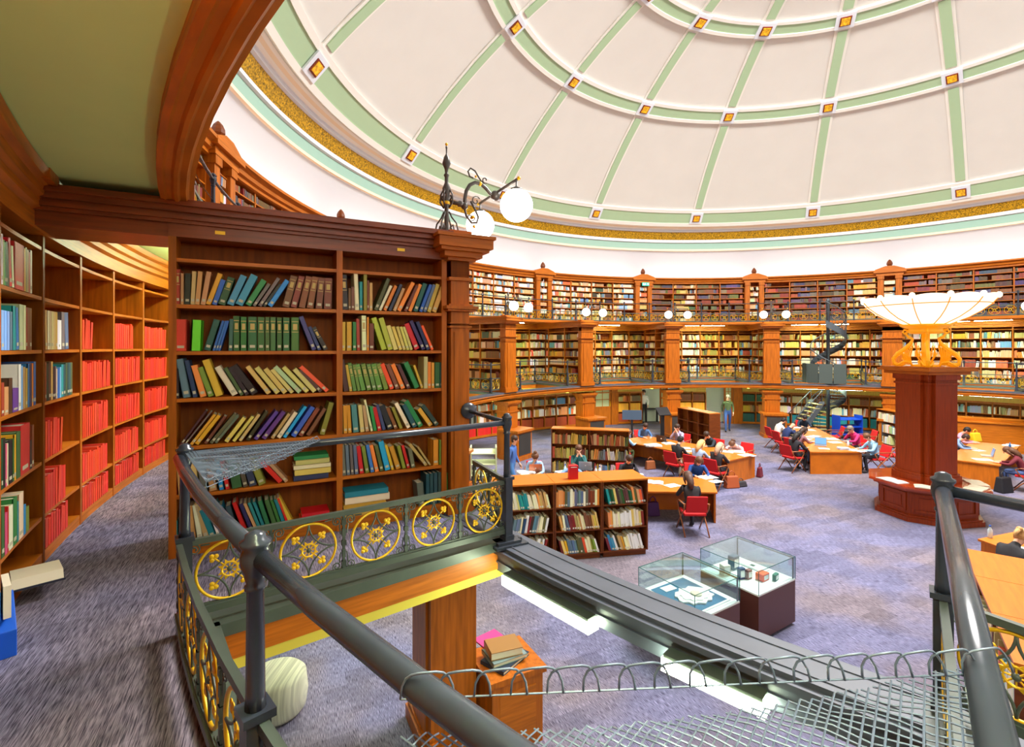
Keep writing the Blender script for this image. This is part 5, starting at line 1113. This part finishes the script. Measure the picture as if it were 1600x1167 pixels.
def person(x, y, face, pose, lean, top, legs, hairc, hair, lab, sc=.97):
    nm, sk, jw, sl, cl = body_mesh(pose, lean); t = thing('person', lab, 'person', (x, y, 0), face); t.scale = (sc, sc, sc)
    o = inst(nm, 'body', t)
    for k, m in enumerate((SKIN, pm_(top, 'cloth_'), pm_(legs, 'cloth_'), pm_((40, 34, 34), 'shoe_'))): o.material_slots[k].link = 'OBJECT'; o.material_slots[k].material = m
    tl = min(lean+.25, 1.1) if pose not in ('stand', 'walk') else .05
    M = Matrix.Translation(sk) @ Matrix.Rotation(-tl, 4, 'X')
    def child(b, n, m): c = b.build(n, m, t); c.matrix_basis = M; return c
    b = MB(); b.add([(-.012, .085, .0), (.012, .085, .0), (0, .118, -.018), (0, .09, .03), (0, .085, -.028)], [(0, 2, 3), (2, 1, 3), (0, 4, 2), (2, 4, 1)]); b.ball((-.085, .0, -.01), .022, 6, 5, (.4, .8, 1.2)); b.ball((.085, .0, -.01), .022, 6, 5, (.4, .8, 1.2)); child(b, 'nose_and_ears', SKIN)
    b = MB(); b.ball((-.032, .082, .012), .009, 6, 4, (1.3, .5, .7)); b.ball((.032, .082, .012), .009, 6, 4, (1.3, .5, .7)); child(b, 'eyes', eye_m)
    b = MB(); b.box(-.022, .022, .076, .086, -.05, -.044); child(b, 'mouth', mat('lips', (176, 90, 84), .5))
    if hair != 'bald':
        hm_ = mat('hair_'+'_'.join(str(k) for k in hairc), hairc, .6, var=.25, vscale=30); b = MB(); b.ball((0, -.02, .035), .1, 14, 8, (1, 1.02, .92)); b.ball((0, -.045, -.005), .09, 12, 8, (.98, .8, 1))
        if hair == 'long':
            b.tube([(0, -.06, .02), (0, -.10, -.08), (0, -.12, -.20), (0, -.11, -.32)], [.085, .085, .075, .03], 8)
            for s in (-1, 1): b.tube([(s*.08, -.01, .02), (s*.092, -.01, -.08), (s*.085, -.02, -.18)], [.03, .03, .012], 6)
        if hair == 'bun': b.ball((0, -.05, .13), .05, 10, 6)
        if hair == 'pony': b.ball((0, -.13, .05), .045, 10, 6); b.tube([(0, -.14, .04), (0, -.17, -.05), (0, -.15, -.13)], [.035, .03, .01], 6)
        child(b, 'hair', hm_)
    return t
DB, BR, BL, BK_ = (54, 34, 24), (96, 60, 36), (196, 150, 90), (28, 22, 22)
def look(x, y, tx, ty): return math.atan2(-(tx-x), ty-y)
def seat(x, y, tx, ty, pose, lean, top, legs, hc, hair, lab, chl=None, **k):
    f = look(x, y, tx, ty); person(x, y, f, pose, lean, top, legs, hc, hair, lab, **k)
    if chl: chair(x-.0, y-.0, f, chl)
JE = (50, 66, 100); DK = (36, 36, 44)
seat(.60, 13.0, .60, 11, 'chin', .35, (150, 180, 214), DK, BR, 'bun', 'person with a hair bun and pale blue top, chin in hand behind an open laptop', 'red chair under the person behind the laptop at the near left table')
seat(1.83, 13.55, 1.8, 11, 'phone', .15, (40, 100, 100), DK, BR, 'short', 'person in a teal jumper with hands held to the mouth, before the bookcase', 'red chair under the person in teal before the bookcase')
seat(1.50, 12.75, 1.6, 11, 'sleep', .75, (120, 160, 220), DK, BR, 'short', 'person in a light blue shirt slumped low over the table behind the red box')
seat(2.98, 12.75, 3.0, 11, 'read', .35, (30, 32, 42), DK, DB, 'short', 'person in a dark jacket reading at the near table, right of the bookcase', 'red chair under the person in a dark jacket reading')
seat(4.78, 12.75, 4.6, 11, 'type', .45, (24, 70, 140), DK, BR, 'long', 'long-haired person in a blue top writing at the near table end', 'red chair under the long-haired person in blue')
seat(3.85, 10.45, 3.9, 12, 'type', .30, (34, 32, 36), DK, (84, 56, 44), 'long', 'person with long brown wavy hair seen from behind at the near table', 'red chair with its back to us in front of the near table')
seat(4.80, 18.0, 4.9, 17, 'type', .35, (70, 110, 160), DK, DB, 'short', 'person in a mid-blue jumper at the far end of the middle table', 'red chair at the far end of the middle table')
seat(3.62, 16.2, 4.9, 17.0, 'type', .40, (150, 196, 232), (80, 90, 50), BR, 'short', 'person in a sky blue shirt and olive trousers at the left of the middle table', 'red chair at the left of the middle table')
seat(5.95, 17.3, 4.9, 16.4, 'phone', .25, (176, 170, 206), DK, DB, 'short', 'person in a lilac shirt, hands clasped at the mouth, far side of middle table', 'red chair on the far side of the middle table, beside the lilac shirt')
seat(6.70, 16.3, 5.7, 15.6, 'chin', .45, (30, 44, 54), DK, DB, 'short', 'person in a dark top propping the head on one hand, by the empty bookcase', 'red chair on the far side of the middle table, before the empty bookcase')
seat(4.93, 14.7, 5.9, 15.4, 'type', .20, (26, 26, 30), (190, 180, 160), BK_, 'short', 'dark-haired person in a black jumper on the leftmost near red chair', 'leftmost red chair on the near side of the middle table')
seat(5.35, 14.22, 6.3, 14.9, 'type', .30, (150, 170, 200), DK, (220, 176, 110), 'long', 'person with long blonde hair and pale blue top, seen from behind', 'middle red chair on the near side of the middle table')
seat(5.72, 13.75, 6.7, 14.5, 'type', .25, (40, 36, 40), DK, (190, 160, 130), 'long', 'ash-blonde person in a black top on the right-hand near red chair', 'right-hand red chair on the near side of the middle table')
seat(7.35, 15.65, 6.4, 15.0, 'sleep', .80, (226, 180, 180), DK, BR, 'pony', 'person in a pink vest slumped over the end of the middle table', 'red chair at the right end of the middle table behind the slumped person')
seat(10.25, 19.0, 11.2, 19.0, 'type', .35, (232, 232, 228), (200, 196, 180), BK_, 'short', 'dark-haired person in a white shirt at the left of the farther table', 'red chair with a pale coat at the left of the farther table')
seat(10.05, 18.1, 11.0, 18.2, 'chin', .45, (30, 50, 100), (190, 190, 190), BK_, 'bald', 'bald person in a navy jumper with hand on chin at the farther table', 'red chair under the bald person')
seat(9.72, 16.7, 10.8, 16.9, 'read', .35, (130, 90, 100), (110, 130, 170), DB, 'long', 'person in a patterned mauve top at the farther table', 'red chair under the person in the patterned top')
seat(8.98, 15.65, 10.0, 16.0, 'type', .25, (26, 26, 34), (24, 24, 30), BK_, 'long', 'dark-haired person in a black jacket at the near corner of the farther table', 'red armchair at the near left corner of the farther table')
seat(12.1, 20.35, 11.6, 19, 'type', .45, (28, 46, 66), DK, BK_, 'short', 'person in a dark blue jacket at the head of the farther table', 'red chair at the head of the farther table')
seat(12.0, 17.0, 10.9, 16.8, 'chin', .30, (206, 40, 110), DK, (130, 120, 110), 'short', 'grey-haired person in a magenta top on the right of the farther table', 'red chair behind the person in magenta')
seat(11.5, 15.45, 10.6, 15.5, 'type', .30, (150, 196, 230), DK, (110, 70, 40), 'short', 'person in a pale blue shirt at the near right corner of the farther table', 'red chair under the person in the pale blue shirt, right corner')
seat(14.3, 16.0, 14.9, 15.4, 'type', .5, (120, 150, 190), DK, DB, 'short', 'person in a blue-grey top leaning on the table right of the pillar', 'red chair left of the table beside the pillar')
seat(15.4, 17.0, 15.9, 16.3, 'read', .35, (226, 150, 170), DK, BK_, 'short', 'dark-haired person in a pink shirt at the table right of the pillar')
seat(14.05, 13.35, 13.4, 14.1, 'type', .45, (110, 30, 44), (70, 90, 140), BR, 'long', 'long-haired person in a maroon jumper at the table right of the pillar', 'red chair under the person in the maroon jumper')
seat(7.42, 7.35, 8.6, 7.7, 'type', .45, (26, 28, 34), DK, BL, 'pony', 'blonde person in a black top writing at the far right table', 'red chair under the blonde person at the far right')
person(10.12, 22.95, PI-.3, 'walk', .05, (80, 96, 60), (56, 90, 150), (150, 140, 120), 'short', 'person in a green jumper and blue jeans walking by the empty bookcase', 1.0)
person(-.02, 12.9, -1.9, 'walk', .1, (60, 100, 170), (70, 120, 180), DB, 'short', 'person in blue denim walking behind the railing post', .95)
person(*P(14.75, ang_at(1006, 14.75))[:2], PI-.2, 'stand', .0, (236, 236, 234), (30, 30, 34), DB, 'short', 'person in a white shirt standing in the pale hall doorway', 1.0)
chair(13.2, 18.3, 1.3, 'empty red chair by the blue trolley'); chair(12.6, 19.2, 1.2, 'empty red chair nearer the head of the farther table'); chair(12.35, 15.9, 1.5, 'empty red chair behind the pale blue shirt')
# ---- things on the tables
def onT(px, py): return ground(px, py, .70)
def laptop(px, py, rz, lab, col=(150, 150, 156)):
    x, y, _ = onT(px, py); t = thing('laptop', lab, 'laptop', (x, y, .70), rz); m = mat('laptop_'+str(col[0]), col, .35, metal=.5)
    b = MB(); b.box(-.17, .17, -.12, .12, 0, .014); b.build('keyboard_base', m, t)
    b = MB(); b.hexa([(-.17,.115,.014),(.17,.115,.014),(.17,.125,.014),(-.17,.125,.014),(-.17,.175,.24),(.17,.175,.24),(.17,.185,.24),(-.17,.185,.24)]); l = b.build('lid', m, t)
    b = MB(); b.hexa([(-.155,.1135,.03),(.155,.1135,.03),(.155,.115,.03),(-.155,.115,.03),(-.155,.169,.23),(.155,.169,.23),(.155,.172,.23),(-.155,.172,.23)]); b.build('screen', mat('laptop_screen', (90, 140, 190), .2, emit=.4), t)
    b = MB(); b.ball((0, .158, .13), .02, 10, 6, (1, .35, 1)); b.build('lid_logo', paper_w, t)
laptop(836, 737, PI+.05, 'copper-coloured laptop with a white logo on the lid at the near left table', (206, 140, 110))
laptop(1035, 690, 2.6, 'dark open laptop on the middle table, left part', (70, 66, 64)); laptop(1282, 696, -.6, 'open laptop with a blue screen at the farther table'); laptop(1541, 712, -2.2, 'open laptop with a blue screen on the table right of the pillar'); laptop(915, 733, PI-.2, 'white laptop before the person in teal', (220, 224, 228))
PAP = [(795, 745, .3, .2, 'sheet'), (822, 740, .4, .28, 'pile'), (880, 740, .36, .26, 'crumpled pile'), (930, 742, .3, .21, 'sheet'), (958, 740, .25, .2, 'sheet'), (1022, 754, .42, .3, 'blue-white magazine'), (1050, 759, .34, .24, 'sheet'), (1106, 746, .42, .3, 'open file'), (1118, 752, .3, .21, 'sheet'), (1000, 741, .2, .14, 'note'), (1020, 697, .5, .3, 'pile'), (1045, 693, .4, .3, 'open file'), (1068, 700, .4, .28, 'sheet'), (1078, 705, .3, .2, 'sheet'), (1135, 706, .4, .28, 'open file'), (1152, 706, .4, .28, 'sheet'), (1165, 711, .42, .28, 'sheet'), (1176, 712, .2, .14, 'note'),
 (1245, 668, .4, .28, 'sheet'), (1262, 672, .5, .3, 'open file'), (1270, 682, .6, .28, 'long sheet'), (1262, 686, .3, .2, 'sheet'), (1275, 690, .3, .2, 'sheet'), (1300, 686, .4, .3, 'open file'), (1305, 691, .4, .28, 'sheet'), (1288, 701, .3, .2, 'sheet'), (1318, 702, .3, .22, 'pile'), (1333, 703, .36, .24, 'sheet'), (1346, 705, .3, .2, 'sheet'), (1535, 718, .42, .28, 'sheet'), (1530, 704, .3, .2, 'sheet'), (1580, 696, .5, .3, 'open file'), (1592, 858, .3, .22, 'open file')]
CNT = {}
for k, (px, py, w, d, kind) in enumerate(PAP):
    x, y, _ = onT(px, py); tb = 'near left table' if py > 730 else 'far right table' if py > 800 else 'middle table' if px < 1200 else 'farther table' if px < 1400 else 'table beside the pillar'
    CNT[tb] = CNT.get(tb, -1)+1; k2 = CNT[tb]
    if 'file' in kind or 'magazine' in kind: open_pages(x, y, .70, rnd.uniform(-.5, .5), w, d, f'{kind} lying on the {tb}, {ordn(k2)} loose paper from its left', 'loose papers on the tables', paper_w, 'open_file'); continue
    t = thing('paper_sheets', f'white {kind} of paper on the {tb}, {ordn(k2)} loose paper from its left', 'papers', (x, y, .70), rnd.uniform(-.6, .6), 'loose papers on the tables'); b = MB()
    nn_ = 1 if 'pile' not in kind else 7
    for q in range(nn_): a = rnd.uniform(-.3, .3); b.cbox((rnd.uniform(-.02, .02), rnd.uniform(-.02, .02), .003+q*.009), (w, d, .005 if nn_ == 1 else .008), Matrix.Rotation(a, 3, 'Z'))
    b.build('sheets', [paper_w, paper_w, mat('bluish_paper', (206, 222, 240), .7)][k % 3], t)
def bottle(px, py, z, lab, col=(200, 224, 236)):
    x, y, _ = ground(px, py, z); t = thing('water_bottle', lab, 'bottle', (x, y, z)); b = MB(); b.lathe([(.03, 0), (.035, .01), (.035, .13), (.015, .17), (.013, .19)], (0, 0), 12); b.build('bottle_body', mat('clear_bottle_'+str(col[0]), col, .15), t); b = MB(); b.lathe([(.016, .19), (.016, .215), (.002, .216)], (0, 0), 10); b.build('cap', mat('bottle_cap', (40, 90, 180), .4), t)
bottle(883, 738, .70, 'clear water bottle behind the white papers'); bottle(931, 742, .70, 'clear water bottle left of the dark jacket'); bottle(937, 741, .70, 'second clear bottle beside the first, left of the dark jacket'); bottle(1325, 697, .70, 'clear water bottle before the person in magenta'); bottle(1547, 840, .70, 'clear bottle on the far right table beside the blonde person'); bottle(1578, 702, .70, 'blue bottle on the table right of the pillar', (30, 90, 150))
x, y, _ = ground(900, 752, 1.45); t = thing('red_box', 'upright bright red box with white lettering on the middle low bookcase', 'box', (1.16, 9.3, 1.45), .15); b = MB(); b.box(-.09, .09, -.05, .05, 0, .26); b.build('box', mat('box_red', (190, 10, 20), .5), t, bevel=.004)
b = MB(); b.box(-.06, .06, -.052, -.05, .225, .235); b.build('lettering', paper_w, t)
def bag(x, y, z, rz, col, lab, w=.34, d=.16, h=.28):
    t = thing('bag', lab, 'bag', (x, y, z), rz); m = mat('bag_'+'_'.join(map(str, col)), col, .6); b = MB(); b.hexa([(-w/2,-d/2,0),(w/2,-d/2,0),(w/2,d/2,0),(-w/2,d/2,0),(-w*.42,-d*.3,h),(w*.42,-d*.3,h),(w*.42,d*.3,h),(-w*.42,d*.3,h)]); b.build('bag_body', m, t, bevel=.03)
    b = MB(); b.tube([(-w*.25, 0, h*.92), (-w*.2, 0, h*1.25), (0, 0, h*1.4), (w*.2, 0, h*1.25), (w*.25, 0, h*.92)], .012, 6); b.build('handle', m, t)
bag(*ground(1143, 762), .2, (176, 84, 40), 'tan leather handbag standing on the floor by the near table end', .42, .2, .34)
bag(*ground(1016, 733), .3, (150, 84, 44), 'brown leather bag on the floor below the middle table', .36); bag(*ground(1157, 760), .3, (50, 46, 50), 'dark bag slumped beside the tan handbag', .36, .2, .16)
bag(*ground(1187, 745), .8, (110, 30, 44), 'dark red bag hanging at the end of the middle table', .24, .16, .3); bag(*ground(1568, 769), .2, (26, 26, 30), 'black rucksack under the table right of the pillar', .4, .25, .42)
bag(*ground(1020, 805), .1, (80, 40, 100), 'purple bag under the near table beside the low bookcase', .3, .2, .32); bag(16.0, 16.9, .70, .2, (226, 196, 20), 'bright yellow bag on the table right of the pillar', .36, .22, .3)
x, y, _ = ground(1038, 684); t = thing('traffic_cone', 'small orange cone standing behind the middle table', 'cone', (7.0, 21.7, 0)); b = MB(); b.lathe([(.17, 0), (.17, .02), (.11, .03), (.02, .4), (.005, .41)], (0, 0), 14); b.build('cone', mat('cone_orange', (240, 70, 20), .5), t)
CT = bpy.data.objects
